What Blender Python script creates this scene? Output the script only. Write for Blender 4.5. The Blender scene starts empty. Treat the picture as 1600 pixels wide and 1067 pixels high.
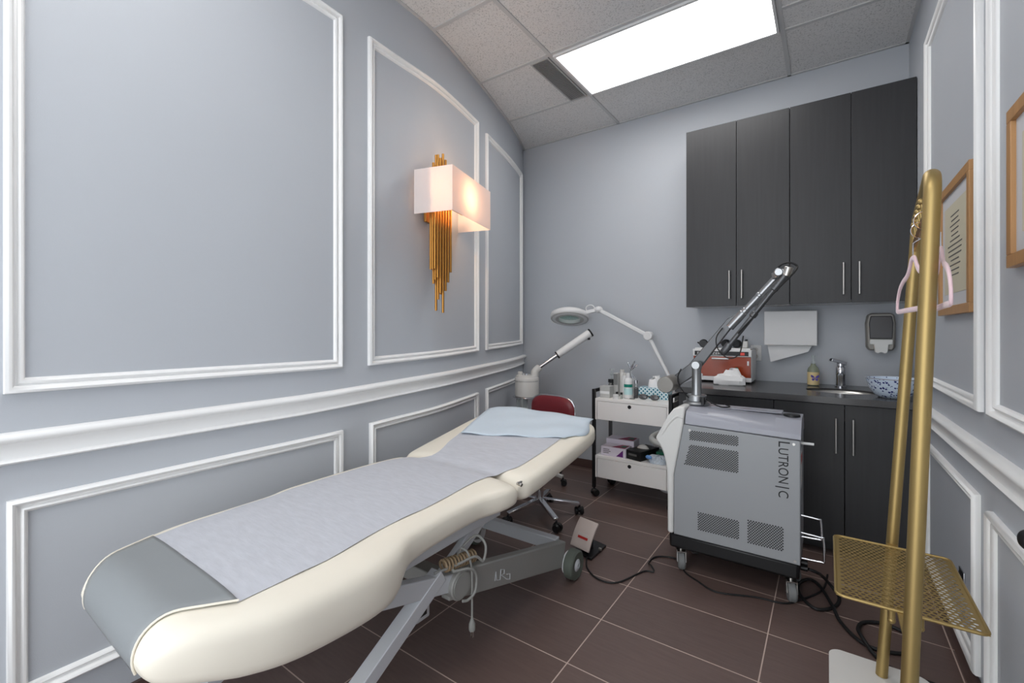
import bpy, math, random
from mathutils import Matrix, Vector
random.seed(7)
PI = math.pi
C = bpy.context.scene.collection
S = bpy.context.scene

# ------------------------------------------------------------------ materials
def lin(c):
    r = []
    for v in c:
        v = v / 255.0
        r.append(v / 12.92 if v <= .04045 else ((v + .055) / 1.055) ** 2.4)
    return (r[0], r[1], r[2], 1.0)

def nt_mat(name):
    m = bpy.data.materials.new(name); m.use_nodes = True
    nt = m.node_tree
    return m, nt, nt.nodes['Principled BSDF']

def mat(name, rgb, rough=.5, metal=0., bump=0., bscale=200., var=0., vscale=8., coat=0., spec=.5, trans=0., emit=None, estr=0., alpha=1., stretch=None, ior=1.45, sheen=0.):
    m, nt, b = nt_mat(name)
    N, L = nt.nodes, nt.links
    b.inputs['Base Color'].default_value = lin(rgb)
    b.inputs['Roughness'].default_value = rough
    b.inputs['Metallic'].default_value = metal
    b.inputs['Specular IOR Level'].default_value = spec
    b.inputs['Coat Weight'].default_value = coat
    b.inputs['Transmission Weight'].default_value = trans
    b.inputs['IOR'].default_value = ior
    b.inputs['Alpha'].default_value = alpha
    b.inputs['Sheen Weight'].default_value = sheen
    if emit:
        b.inputs['Emission Color'].default_value = lin(emit); b.inputs['Emission Strength'].default_value = estr
    tc = N.new('ShaderNodeTexCoord'); mp = N.new('ShaderNodeMapping'); L.new(tc.outputs['Object'], mp.inputs['Vector'])
    if stretch: mp.inputs['Scale'].default_value = stretch
    nz = N.new('ShaderNodeTexNoise'); nz.inputs['Scale'].default_value = vscale; nz.inputs['Detail'].default_value = 5
    L.new(mp.outputs['Vector'], nz.inputs['Vector'])
    mx = N.new('ShaderNodeMix'); mx.data_type = 'RGBA'
    c = lin(rgb); k = max(var, .015)
    mx.inputs['A'].default_value = tuple(max(0, v * (1 - k)) for v in c[:3]) + (1,)
    mx.inputs['B'].default_value = tuple(min(1, v * (1 + k)) for v in c[:3]) + (1,)
    L.new(nz.outputs['Fac'], mx.inputs['Factor']); L.new(mx.outputs['Result'], b.inputs['Base Color'])
    if bump:
        n2 = N.new('ShaderNodeTexNoise'); n2.inputs['Scale'].default_value = bscale; n2.inputs['Detail'].default_value = 3
        L.new(mp.outputs['Vector'], n2.inputs['Vector'])
        bp = N.new('ShaderNodeBump'); bp.inputs['Strength'].default_value = bump; bp.inputs['Distance'].default_value = .002
        L.new(n2.outputs['Fac'], bp.inputs['Height']); L.new(bp.outputs['Normal'], b.inputs['Normal'])
    return m

M = {}
M['wall'] = mat('wall_paint', (187, 191, 197), .5, bump=.12, bscale=350, var=.02, vscale=3)
M['trim'] = mat('trim_paint', (246, 246, 245), .32)
M['wood_dark'] = mat('charcoal_woodgrain', (50, 50, 52), .42, bump=.15, bscale=60, var=.22, vscale=40, stretch=(1.6, 1.6, .06))
M['wood_side'] = mat('charcoal_edge', (48, 48, 50), .5)
M['white_mel'] = mat('white_melamine', (214, 214, 216), .45)
M['counter'] = mat('dark_laminate', (66, 65, 66), .22, var=.25, vscale=140)
M['steel'] = mat('brushed_steel', (196, 194, 190), .3, 1.)
M['chrome'] = mat('chrome', (215, 216, 220), .12, 1.)
M['gold'] = mat('brass', (196, 140, 70), .28, 1.)
M['gold_rack'] = mat('brushed_gold', (178, 154, 102), .46, .85)
M['black'] = mat('black_plastic', (22, 22, 24), .4)
M['black_rub'] = mat('black_rubber', (24, 24, 25), .55)
M['cream'] = mat('cream_vinyl', (238, 231, 216), .42, bump=.05, bscale=30, var=.02)
M['grey_vinyl'] = mat('grey_vinyl', (139, 143, 145), .4, bump=.08, bscale=300)
M['paper'] = mat('nonwoven_sheet', (194, 196, 203), .8, bump=.45, bscale=60, var=.13, vscale=38, stretch=(.45, 1.6, 1))
M['pad'] = mat('blue_pad', (204, 217, 228), .85, bump=.3, bscale=45, var=.03, vscale=14)
M['frame_l'] = mat('light_grey_metal', (208, 211, 215), .42, .25)
M['frame_d'] = mat('dark_grey_metal', (156, 156, 152), .45, .2)
M['wheel_gr'] = mat('green_grey_rubber', (92, 98, 90), .55)
M['white_pl'] = mat('white_plastic', (226, 226, 226), .35)
M['ivory'] = mat('ivory_plastic', (206, 204, 200), .4)
M['red_vinyl'] = mat('red_vinyl', (116, 36, 44), .35, bump=.1, bscale=90)
M['cart'] = mat('white_lacquer', (247, 244, 241), .35)
M['laser_grey'] = mat('grey_enamel', (158, 161, 164), .42, .1)
M['laser_top'] = mat('lilac_grey_plastic', (160, 162, 172), .3)
M['laser_white'] = mat('light_shell', (226, 226, 223), .35)
M['alu'] = mat('aluminium', (168, 170, 172), .3, .9)
M['alu_d'] = mat('dark_aluminium', (100, 101, 103), .38, .7)
M['knob'] = mat('taupe_metal', (138, 135, 130), .35, .3)
M['orange'] = mat('orange_acrylic', (150, 58, 24), .18, var=.1, vscale=6)
M['pink'] = mat('pink_velvet', (232, 200, 206), .8, sheen=.4)
M['marble'] = mat('white_marble', (224, 222, 218), .25, var=.05, vscale=7)
M['frame_wood'] = mat('oak_frame', (182, 138, 92), .4, var=.18, vscale=20, stretch=(3, 3, .3))
M['mat_board'] = mat('mount_board', (205, 205, 208), .6)
M['cert'] = mat('certificate_paper', (205, 198, 176), .6)
M['ink'] = mat('grey_ink', (96, 94, 92), .7)
M['black_ink'] = mat('black_ink', (24, 24, 26), .5)
M['white_ink'] = mat('white_ink', (235, 235, 235), .5)
M['cord_grey'] = mat('grey_cord', (150, 150, 146), .5)
M['coil'] = mat('tan_coil', (150, 128, 100), .5)
M['glass'] = mat('clear_glass', (235, 240, 236), .05, trans=1.)
M['lens'] = mat('lens_glass', (170, 200, 190), .05, trans=.85)
M['smoke'] = mat('smoked_plastic', (84, 84, 86), .12, spec=.7)
M['teal'] = mat('teal_label', (0, 128, 112), .5)
M['cyan'] = mat('pale_cyan', (190, 226, 226), .5)
M['purple'] = mat('purple_print', (96, 30, 110), .5)
M['magenta'] = mat('crimson_print', (150, 44, 84), .5)
M['lav'] = mat('lavender_card', (222, 214, 226), .5)
M['green'] = mat('green_plastic', (36, 110, 84), .5)
M['sky'] = mat('blue_plastic', (110, 160, 220), .4)
M['red'] = mat('red_print', (176, 40, 36), .5)
M['led'] = mat('red_display', (200, 60, 50), .4, emit=(255, 90, 70), estr=.12)
M['tissue'] = mat('tissue_paper', (238, 238, 238), .9, bump=.2, bscale=50)
M['label_cream'] = mat('cream_label', (222, 200, 150), .5)
M['violet'] = mat('violet_print', (74, 58, 150), .5)
M['liquid'] = mat('pale_soap', (188, 196, 170), .15, trans=.6)
M['brown_tile'] = mat('brown_tile_edge', (84, 66, 62), .35, var=.12, vscale=30)
M['vent'] = mat('vent_grey', (176, 176, 176), .5)
M['vent_dark'] = mat('vent_shadow', (90, 90, 90), .7)
M['pedal'] = mat('pedal_taupe', (205, 190, 182), .4)
M['tgrid'] = mat('ceiling_grid_paint', (196, 196, 196), .5)
M['grey_box'] = mat('grey_card', (186, 186, 184), .5)
M['grey_pl'] = mat('mid_grey_plastic', (120, 122, 122), .45)

def node_mats():
    # floor tiles 0.6 x 0.312 with pale grout
    m, nt, b = nt_mat('brown_floor_tile'); N, L = nt.nodes, nt.links
    tc = N.new('ShaderNodeTexCoord'); sp = N.new('ShaderNodeSeparateXYZ'); L.new(tc.outputs['Object'], sp.inputs[0])
    def mth(op, a, bv, c=None):
        n = N.new('ShaderNodeMath'); n.operation = op
        for i, v in enumerate((a, bv)):
            if v is None: continue
            if isinstance(v, (int, float)): n.inputs[i].default_value = v
            else: L.new(v, n.inputs[i])
        return n.outputs[0]
    dx = mth('PINGPONG', mth('ADD', sp.outputs[0], 20 * .6 + .8015), .3)
    dy = mth('PINGPONG', mth('ADD', sp.outputs[1], 40 * .3115 - 1.498), .15575)
    d = mth('MINIMUM', dx, dy)
    g = mth('LESS_THAN', d, .0022)
    ix = mth('FLOOR', mth('DIVIDE', mth('ADD', sp.outputs[0], 20 * .6 + .8015), .6), None)
    iy = mth('FLOOR', mth('DIVIDE', mth('ADD', sp.outputs[1], 40 * .3115 - 1.498), .3115), None)
    cb = N.new('ShaderNodeCombineXYZ'); L.new(ix, cb.inputs[0]); L.new(iy, cb.inputs[1])
    wn = N.new('ShaderNodeTexWhiteNoise'); L.new(cb.outputs[0], wn.inputs['Vector'])
    nz = N.new('ShaderNodeTexNoise'); nz.inputs['Scale'].default_value = 30; nz.inputs['Detail'].default_value = 8
    mp = N.new('ShaderNodeMapping'); mp.inputs['Scale'].default_value = (.3, 3, 1); L.new(tc.outputs['Object'], mp.inputs[0]); L.new(mp.outputs[0], nz.inputs['Vector'])
    f = mth('ADD', mth('MULTIPLY', wn.outputs['Value'], .25), mth('MULTIPLY', nz.outputs['Fac'], .75))
    mx = N.new('ShaderNodeMix'); mx.data_type = 'RGBA'
    mx.inputs['A'].default_value = lin((88, 71, 67)); mx.inputs['B'].default_value = lin((116, 97, 91)); L.new(f, mx.inputs['Factor'])
    m2 = N.new('ShaderNodeMix'); m2.data_type = 'RGBA'; L.new(g, m2.inputs['Factor']); L.new(mx.outputs['Result'], m2.inputs['A']); m2.inputs['B'].default_value = lin((196, 176, 164))
    L.new(m2.outputs['Result'], b.inputs['Base Color'])
    b.inputs['Roughness'].default_value = .34
    bp = N.new('ShaderNodeBump'); bp.inputs['Strength'].default_value = .25; bp.inputs['Distance'].default_value = .002
    hh = mth('ADD', mth('MULTIPLY', mth('GREATER_THAN', d, .0022), .6), mth('MULTIPLY', nz.outputs['Fac'], .3))
    L.new(hh, bp.inputs['Height']); L.new(bp.outputs['Normal'], b.inputs['Normal'])
    M['floor'] = m
    # mineral-fibre ceiling tile
    m, nt, b = nt_mat('mineral_ceiling_tile'); N, L = nt.nodes, nt.links
    tc = N.new('ShaderNodeTexCoord')
    n1 = N.new('ShaderNodeTexNoise'); n1.inputs['Scale'].default_value = 150; n1.inputs['Detail'].default_value = 3; L.new(tc.outputs['Object'], n1.inputs['Vector'])
    r1 = N.new('ShaderNodeValToRGB'); L.new(n1.outputs['Fac'], r1.inputs['Fac'])
    r1.color_ramp.elements[0].position = .34; r1.color_ramp.elements[0].color = lin((184, 184, 183))
    r1.color_ramp.elements[1].position = .46; r1.color_ramp.elements[1].color = lin((224, 223, 222))
    L.new(r1.outputs['Color'], b.inputs['Base Color']); b.inputs['Roughness'].default_value = .9
    bp = N.new('ShaderNodeBump'); bp.inputs['Strength'].default_value = .5; bp.inputs['Distance'].default_value = .003
    L.new(n1.outputs['Fac'], bp.inputs['Height']); L.new(bp.outputs['Normal'], b.inputs['Normal'])
    M['ceil'] = m
    # fluorescent diffuser
    m, nt, b = nt_mat('lit_diffuser'); N, L = nt.nodes, nt.links
    b.inputs['Base Color'].default_value = (.8, .8, .8, 1); b.inputs['Roughness'].default_value = .4
    tc = N.new('ShaderNodeTexCoord'); mp = N.new('ShaderNodeMapping'); mp.inputs['Scale'].default_value = (.8, 4.5, 1); L.new(tc.outputs['Object'], mp.inputs[0])
    n1 = N.new('ShaderNodeTexNoise'); n1.inputs['Scale'].default_value = 1.6; n1.inputs['Detail'].default_value = 2; L.new(mp.outputs[0], n1.inputs['Vector'])
    mr = N.new('ShaderNodeMapRange'); mr.inputs['From Min'].default_value = .3; mr.inputs['From Max'].default_value = .7
    mr.inputs['To Min'].default_value = LAMP * .55; mr.inputs['To Max'].default_value = LAMP * 1.25; L.new(n1.outputs['Fac'], mr.inputs['Value'])
    b.inputs['Emission Color'].default_value = (1., .985, .97, 1); L.new(mr.outputs['Result'], b.inputs['Emission Strength'])
    M['diffuser'] = m
    # fabric shade, translucent
    m, nt, b = nt_mat('shade_fabric'); N, L = nt.nodes, nt.links
    b.inputs['Base Color'].default_value = lin((246, 240, 238)); b.inputs['Roughness'].default_value = .9
    tr = N.new('ShaderNodeBsdfTranslucent'); tr.inputs['Color'].default_value = lin((252, 240, 234))
    ms = N.new('ShaderNodeMixShader'); ms.inputs[0].default_value = .42
    L.new(b.outputs[0], ms.inputs[1]); L.new(tr.outputs[0], ms.inputs[2]); L.new(ms.outputs[0], N['Material Output'].inputs['Surface'])
    M['shade'] = m
    # enamel bowl with speckles
    m, nt, b = nt_mat('speckled_enamel'); N, L = nt.nodes, nt.links
    tc = N.new('ShaderNodeTexCoord'); v = N.new('ShaderNodeTexVoronoi'); v.inputs['Scale'].default_value = 88; L.new(tc.outputs['Object'], v.inputs['Vector'])
    sc = N.new('ShaderNodeSeparateColor'); L.new(v.outputs['Color'], sc.inputs[0])
    th = N.new('ShaderNodeMath'); th.operation = 'MULTIPLY'; L.new(sc.outputs[0], th.inputs[0]); th.inputs[1].default_value = .55
    lt = N.new('ShaderNodeMath'); lt.operation = 'LESS_THAN'; L.new(v.outputs['Distance'], lt.inputs[0]); L.new(th.outputs[0], lt.inputs[1])
    sb = N.new('ShaderNodeMath'); sb.operation = 'GREATER_THAN'; L.new(sc.outputs[1], sb.inputs[0]); sb.inputs[1].default_value = .25
    ml = N.new('ShaderNodeMath'); ml.operation = 'MULTIPLY'; L.new(lt.outputs[0], ml.inputs[0]); L.new(sb.outputs[0], ml.inputs[1])
    mx = N.new('ShaderNodeMix'); mx.data_type = 'RGBA'; L.new(ml.outputs[0], mx.inputs['Factor'])
    mx.inputs['A'].default_value = lin((206, 220, 236)); mx.inputs['B'].default_value = lin((52, 60, 120))
    L.new(mx.outputs['Result'], b.inputs['Base Color']); b.inputs['Roughness'].default_value = .2
    M['enamel'] = m
    # tissue-box print: white rings on teal
    m, nt, b = nt_mat('ring_print_card'); N, L = nt.nodes, nt.links
    tc = N.new('ShaderNodeTexCoord'); sp = N.new('ShaderNodeSeparateXYZ'); L.new(tc.outputs['Object'], sp.inputs[0])
    def mt(op, a, bv):
        n = N.new('ShaderNodeMath'); n.operation = op
        for i, q in enumerate((a, bv)):
            if q is None: continue
            if isinstance(q, (int, float)): n.inputs[i].default_value = q
            else: L.new(q, n.inputs[i])
        return n.outputs[0]
    def ring(ox, oz, p):
        u = mt('ADD', mt('ADD', sp.outputs[0], sp.outputs[1]), 5 + ox); w = mt('ADD', sp.outputs[2], 5 + oz)
        u = mt('SUBTRACT', mt('MODULO', u, p), p / 2); w = mt('SUBTRACT', mt('MODULO', w, p), p / 2)
        r = mt('SQRT', mt('ADD', mt('MULTIPLY', u, u), mt('MULTIPLY', w, w)), None)
        return mt('LESS_THAN', mt('ABSOLUTE', mt('SUBTRACT', r, p * .34), None), p * .085)
    rr = mt('MAXIMUM', ring(0, 0, .03), ring(.015, .015, .03))
    mx = N.new('ShaderNodeMix'); mx.data_type = 'RGBA'; L.new(rr, mx.inputs['Factor'])
    mx.inputs['A'].default_value = lin((58, 128, 150)); mx.inputs['B'].default_value = lin((232, 244, 246)); L.new(mx.outputs['Result'], b.inputs['Base Color'])
    M['ringcard'] = m
LAMP = 8.5
node_mats()

# ------------------------------------------------------------------ mesh helpers
def root_matrix(o):
    m = Matrix.Identity(4); q = o
    while q is not None:
        m = Matrix.Translation(q.location) @ q.rotation_euler.to_matrix().to_4x4() @ m
        q = q.parent
    return m

class MB:
    def __init__(s): s.v = []; s.f = []; s.mi = []; s.cur = 0
    def add(s, vs, fs):
        n = len(s.v); s.v += [Vector(p) for p in vs]
        for f in fs: s.f.append(tuple(i + n for i in f)); s.mi.append(s.cur)
        return s
    def box(s, x0, x1, y0, y1, z0, z1, Mx=None):
        P = [Vector((x, y, z)) for z in (z0, z1) for y in (y0, y1) for x in (x0, x1)]
        if Mx is not None: P = [Mx @ p for p in P]
        return s.add(P, [(0, 2, 3, 1), (4, 5, 7, 6), (0, 1, 5, 4), (2, 6, 7, 3), (1, 3, 7, 5), (0, 4, 6, 2)])
    def bar(s, p0, p1, w, h, up=(0, 0, 1), h1=None):
        p0 = Vector(p0); p1 = Vector(p1); d = (p1 - p0).normalized()
        a = d.cross(Vector(up)).normalized(); b = a.cross(d).normalized(); h1 = h if h1 is None else h1
        P = [p + a * (sx * w / 2) + b * (sz * hh / 2) for p, hh in ((p0, h), (p1, h1)) for sz in (-1, 1) for sx in (-1, 1)]
        return s.add(P, [(0, 1, 3, 2), (4, 6, 7, 5), (0, 4, 5, 1), (2, 3, 7, 6), (0, 2, 6, 4), (1, 5, 7, 3)])
    def tube(s, pts, r, n=10, closed=False, cap=True):
        pts = [Vector(p) for p in pts]; K = len(pts)
        rs = r if isinstance(r, (list, tuple)) else [r] * K
        T = []
        for i in range(K):
            if closed: t = pts[(i + 1) % K] - pts[i - 1]
            else: t = pts[min(i + 1, K - 1)] - pts[max(i - 1, 0)]
            T.append(t.normalized() if t.length > 1e-9 else Vector((0, 0, 1)))
        u = T[0].orthogonal().normalized(); vs = []
        for i in range(K):
            u = (u - T[i] * u.dot(T[i])); u = u.normalized() if u.length > 1e-6 else T[i].orthogonal().normalized()
            w = T[i].cross(u)
            vs += [pts[i] + (u * math.cos(2 * PI * k / n) + w * math.sin(2 * PI * k / n)) * rs[i] for k in range(n)]
        fs = []
        for i in range(K if closed else K - 1):
            j = (i + 1) % K
            for k in range(n): fs.append((i * n + k, i * n + (k + 1) % n, j * n + (k + 1) % n, j * n + k))
        if cap and not closed: fs.append(tuple(range(n - 1, -1, -1))); fs.append(tuple(range((K - 1) * n, K * n)))
        return s.add(vs, fs)
    def cyl(s, p0, p1, r0, r1=None, n=24):
        return s.tube([p0, p1], [r0, r0 if r1 is None else r1], n)
    def lathe(s, prof, c=(0, 0, 0), n=32, axis=None, cap=True, sx=1., sy=1.):
        c = Vector(c); R = Matrix.Identity(3)
        if axis is not None: R = Vector((0, 0, 1)).rotation_difference(Vector(axis)).to_matrix()
        vs = []
        for (r, z) in prof:
            r = max(r, 1e-5)
            vs += [c + R @ Vector((r * sx * math.cos(2 * PI * k / n), r * sy * math.sin(2 * PI * k / n), z)) for k in range(n)]
        fs = []
        for i in range(len(prof) - 1):
            for k in range(n): fs.append((i * n + k, i * n + (k + 1) % n, (i + 1) * n + (k + 1) % n, (i + 1) * n + k))
        if cap: fs.append(tuple(range(n - 1, -1, -1))); fs.append(tuple(range((len(prof) - 1) * n, len(prof) * n)))
        return s.add(vs, fs)
    def ball(s, c, r, n=14, sc=(1, 1, 1)):
        c = Vector(c); rows = n // 2; vs = []
        for i in range(rows + 1):
            a = PI * i / rows; rr = max(math.sin(a), 1e-4)
            vs += [c + Vector((r * sc[0] * rr * math.cos(2 * PI * k / n), r * sc[1] * rr * math.sin(2 * PI * k / n), r * sc[2] * -math.cos(a))) for k in range(n)]
        fs = [(i * n + k, i * n + (k + 1) % n, (i + 1) * n + (k + 1) % n, (i + 1) * n + k) for i in range(rows) for k in range(n)]
        return s.add(vs, fs)
    def prism(s, poly, a0, a1, f):
        """poly of (u,v); f(u,v,a) -> point"""
        n = len(poly); vs = [f(u, v, a0) for u, v in poly] + [f(u, v, a1) for u, v in poly]
        return s.add(vs, [tuple(range(n - 1, -1, -1)), tuple(range(n, 2 * n))] + [(k, (k + 1) % n, n + (k + 1) % n, n + k) for k in range(n)])
    def grid(s, nu, nv, f, cu=False, cv=False):
        vs = [f(i, j) for i in range(nu) for j in range(nv)]; fs = []
        for i in range(nu if cu else nu - 1):
            for j in range(nv if cv else nv - 1):
                a, b = (i + 1) % nu, (j + 1) % nv
                fs.append((i * nv + j, a * nv + j, a * nv + b, i * nv + b))
        return s.add(vs, fs)
    def build(s, name, m, parent=None, bevel=0., smooth=False, loc=None, segs=2, sub=0, thick=0., angle=40):
        me = bpy.data.meshes.new(name)
        vs = s.v
        if parent is not None: vs = [root_matrix(parent).inverted() @ p for p in vs]
        elif loc is not None: l = Vector(loc); vs = [p - l for p in vs]
        me.from_pydata([tuple(p) for p in vs], [], s.f); me.validate()
        import bmesh
        bm = bmesh.new(); bm.from_mesh(me); bmesh.ops.recalc_face_normals(bm, faces=bm.faces); bm.to_mesh(me); bm.free()
        ms = m if isinstance(m, (list, tuple)) else [m]
        for q in ms: me.materials.append(q)
        if len(ms) > 1:
            for p, i in zip(me.polygons, s.mi): p.material_index = i
        o = bpy.data.objects.new(name, me); C.objects.link(o)
        if parent is not None: o.parent = parent
        elif loc is not None: o.location = loc
        if thick:
            d = o.modifiers.new('Solidify', 'SOLIDIFY'); d.thickness = thick; d.offset = 0
        if bevel:
            d = o.modifiers.new('Bevel', 'BEVEL'); d.width = bevel; d.segments = segs; d.limit_method = 'ANGLE'; d.angle_limit = math.radians(35)
            smooth = True
        if sub:
            d = o.modifiers.new('Sub', 'SUBSURF'); d.levels = sub; d.render_levels = sub; smooth = True
        if smooth: me.shade_smooth() if False else [setattr(p, 'use_smooth', True) for p in me.polygons]
        if smooth and not sub:
            try: me.set_sharp_from_angle(angle=math.radians(angle))
            except Exception: pass
        return o

def sgnp(v, e): return math.copysign(abs(v) ** e, v)
def bx(*a): return MB().box(*a)
def thing(name, label, cat, loc=(0, 0, 0), group=None):
    o = bpy.data.objects.new(name, None); C.objects.link(o); o.location = loc; o.empty_display_size = .05
    return tag(o, label, cat, group)
def tag(o, label, cat, group=None):
    o['label'] = label; o['category'] = cat
    if group: o['group'] = group
    return o
def struct(o, label=None):
    o['kind'] = 'structure'
    if label: o['label'] = label
    return o
def text_part(name, txt, size, Mx, m, parent, extrude=.0006, sx=1.):
    cu = bpy.data.curves.new(name, 'FONT'); cu.body = txt; cu.size = size; cu.extrude = extrude; cu.align_x = 'LEFT'
    t = bpy.data.objects.new(name + '_tmp', cu); C.objects.link(t)
    dg = bpy.context.evaluated_depsgraph_get(); me = bpy.data.meshes.new_from_object(t.evaluated_get(dg)); me.name = name
    bpy.data.objects.remove(t); bpy.data.curves.remove(cu)
    me.transform(Matrix.Diagonal((sx, 1, 1, 1))); me.transform(Mx)
    if parent is not None: me.transform(root_matrix(parent).inverted())
    me.materials.clear(); me.materials.append(m)
    o = bpy.data.objects.new(name, me); C.objects.link(o); o.parent = parent
    return o
def face_back(x, y, z):   # text basis on a surface facing -y, reading left to right
    return Matrix(((1, 0, 0, x), (0, 0, -1, y), (0, 1, 0, z), (0, 0, 0, 1)))
def arc(c, r, a0, a1, n, f): return [f(c[0] + r * math.cos(a0 + (a1 - a0) * i / n), c[1] + r * math.sin(a0 + (a1 - a0) * i / n)) for i in range(n + 1)]
def smooth_path(pts, k=6):
    P = [Vector(p) for p in pts]; out = []
    for i in range(len(P) - 1):
        p0 = P[max(i - 1, 0)]; p1 = P[i]; p2 = P[i + 1]; p3 = P[min(i + 2, len(P) - 1)]
        for j in range(k):
            t = j / k
            out.append(.5 * ((2 * p1) + (p2 - p0) * t + (2 * p0 - 5 * p1 + 4 * p2 - p3) * t * t + (3 * p1 - p0 - 3 * p2 + p3) * t ** 3))
    out.append(P[-1]); return out
def interp(tab, x):
    if x <= tab[0][0]: return tab[0][1]
    for (a, b), (c, d) in zip(tab, tab[1:]):
        if x <= c:
            t = (x - a) / (c - a); return b + (d - b) * t
    return tab[-1][1]
def sinterp(tab, x):      # smooth (Catmull-Rom) interpolation
    n = len(tab)
    if x <= tab[0][0]: return tab[0][1]
    for i in range(n - 1):
        a, b = tab[i]; c, d = tab[i + 1]
        if x <= c:
            m0 = (d - tab[i - 1][1]) / (c - tab[i - 1][0]) if i > 0 else (d - b) / (c - a)
            m1 = (tab[i + 2][1] - b) / (tab[i + 2][0] - a) if i + 2 < n else (d - b) / (c - a)
            h = c - a; t = (x - a) / h
            return (2 * t ** 3 - 3 * t * t + 1) * b + (t ** 3 - 2 * t * t + t) * h * m0 + (-2 * t ** 3 + 3 * t * t) * d + (t ** 3 - t * t) * h * m1
    return tab[-1][1]

# ------------------------------------------------------------------ room
ZC = 3.07; XR = .42; YB = 3.75; YF = -1.1
WL = [(-1.2, -1.9), (-.5, -1.9), (.2, -1.9), (.7, -1.905), (1.2, -1.91), (1.65, -1.937), (1.9, -1.95), (2.13, -1.99), (2.53, -2.09), (2.8, -2.165), (3.17, -2.275), (3.5, -2.395), (3.75, -2.503)]
def wl(y, h=0., z=0.):
    x = sinterp(WL, y); d = (sinterp(WL, y + .01) - sinterp(WL, y - .01)) / .02 if y < 3.74 else -.43
    n = Vector((1, -d, 0)).normalized()
    return Vector((x, y, z)) + n * h
def wr(y, h=0., z=0.): return Vector((XR - h, y, z))

ys = [YF + (YB - YF) * i / 60 for i in range(61)]
o = MB().prism([(-2.75, YF - .1), (XR + .12, YF - .1), (XR + .12, YB + .12), (-2.75, YB + .12)], -.08, 0., lambda u, v, a: Vector((u, v, a))).build('floor', M['floor']); struct(o)
o = MB().prism([(-2.75, YF - .1), (XR + .12, YF - .1), (XR + .12, YB + .12), (-2.75, YB + .12)], ZC, ZC + .08, lambda u, v, a: Vector((u, v, a))).build('ceiling', M['ceil']); struct(o)
o = bx(-2.75, XR + .12, YB, YB + .12, 0, ZC).build('wall_back', M['wall']); struct(o)
o = bx(XR, XR + .12, YF - .1, YB, 0, ZC).build('wall_right', M['wall']); struct(o)
mb = MB().box(-2.75, -1.8, YF - .1, YF, 0, ZC).box(.32, XR, YF - .1, YF, 0, ZC).box(-1.8, .32, YF - .1, YF, 2.85, ZC)
struct(mb.build('wall_front', M['wall']))      # unseen opening behind the camera, added to let world light in as fill
mb = MB()
for a in ((-1.88, -1.8, 0, 2.93), (.32, .40, 0, 2.93), (-1.8, .32, 2.85, 2.93)): mb.box(a[0], a[1], YF, YF + .02, a[2], a[3])
struct(mb.build('trim_14', M['trim']))
poly = [(wl(y).x, y) for y in ys] + [(-2.75, YB), (-2.75, YF)]
o = MB().prism(poly, 0, ZC, lambda u, v, a: Vector((u, v, a))).build('wall_left', M['wall'], smooth=True, angle=20); struct(o)

PROF = [(0, 0), (0, .012), (.003, .019), (.009, .023), (.015, .020), (.019, .012), (.021, .006), (.026, .006), (.028, .011), (.033, .014), (.038, .011), (.041, .005), (.043, 0)]
def panel_frame(name, wf, ya, yb, zfun, ns=16, prof=PROF):
    """mitred moulding frame on wall function wf; zfun(y)->(z_bottom, z_top)"""
    mb = MB(); sg = 1 if yb > ya else -1
    def loop(u, h):
        L = []; a = ya + sg * u; b = yb - sg * u
        for i in range(ns + 1):
            y = a + (b - a) * i / ns; L.append(wf(y, h, zfun(y)[0] + u))
        for i in range(ns + 1):
            y = b + (a - b) * i / ns; L.append(wf(y, h, zfun(y)[1] - u))
        return L
    loops = [loop(u, h) for u, h in prof]
    n = len(loops[0])
    mb.grid(len(loops), n, lambda i, j: loops[i][j], cv=True)
    o = mb.build(name, M['trim'], smooth=True, angle=50); return struct(o)
panel_frame('trim_1', wl, .206, 1.289, lambda y: (1.072, 2.762))
panel_frame('trim_2', wl, 1.448, 2.519, lambda y: (1.073 + (y - 1.448) * .026, 2.755 + (y - 1.448) * .014))
panel_frame('trim_3', wl, 2.667, 3.622, lambda y: (1.104 + (y - 2.667) * .016, 2.752 + (y - 2.667) * .028))
panel_frame('trim_4', wl, .212, 1.292, lambda y: (.185, .768 + (y - .212) * .005))
panel_frame('trim_5', wl, 1.457, 2.519, lambda y: (.185, .777 + (y - 1.457) * .025))
panel_frame('trim_6', wl, 2.667, 3.6, lambda y: (.19, .812 + (y - 2.667) * .01))
panel_frame('trim_7', wr, 3.06, 2.095, lambda y: (.983, 2.707), ns=2)
panel_frame('trim_8', wr, 1.972, .9, lambda y: (.987, 2.707), ns=2)
panel_frame('trim_9', wr, 3.085, 2.13, lambda y: (.09, .688 + (3.085 - y) * .012), ns=2)
panel_frame('trim_10', wr, 1.994, .9, lambda y: (.09, .69), ns=2)
RAIL = [(0, 0), (0, .014), (.006, .021), (.011, .018), (.014, .009), (.019, .008), (.050, .012), (.056, .019), (.060, .019), (.062, .027), (.070, .035), (.080, .035), (.086, .028), (.090, .022), (.090, 0)]
def rail(name, wf, ya, yb, ztop, n):
    mb = MB(); ys_ = [ya + (yb - ya) * i / n for i in range(n + 1)]
    mb.grid(n + 1, len(RAIL), lambda i, j: wf(ys_[i], RAIL[j][1], ztop(ys_[i]) - .09 + RAIL[j][0]))
    mb.add([wf(ya, h, ztop(ya) - .09 + u) for u, h in RAIL], [tuple(range(len(RAIL)))])
    return struct(mb.build(name, M['trim'], smooth=True, angle=50))
rail('trim_11', wl, YF, YB - .002, lambda y: interp([(.16, .962), (1.06, .966), (1.3, .972), (1.9, .992), (2.5, 1.0), (3.75, 1.012)], y), 60)
rail('trim_12', wr, 3.12, YF, lambda y: .872 + (3.07 - y) * .0096, 4)
o = bx(XR - .014, XR, YF, YB, 0, .075).build('baseboard_right', M['brown_tile'], bevel=.003); struct(o)
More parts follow.
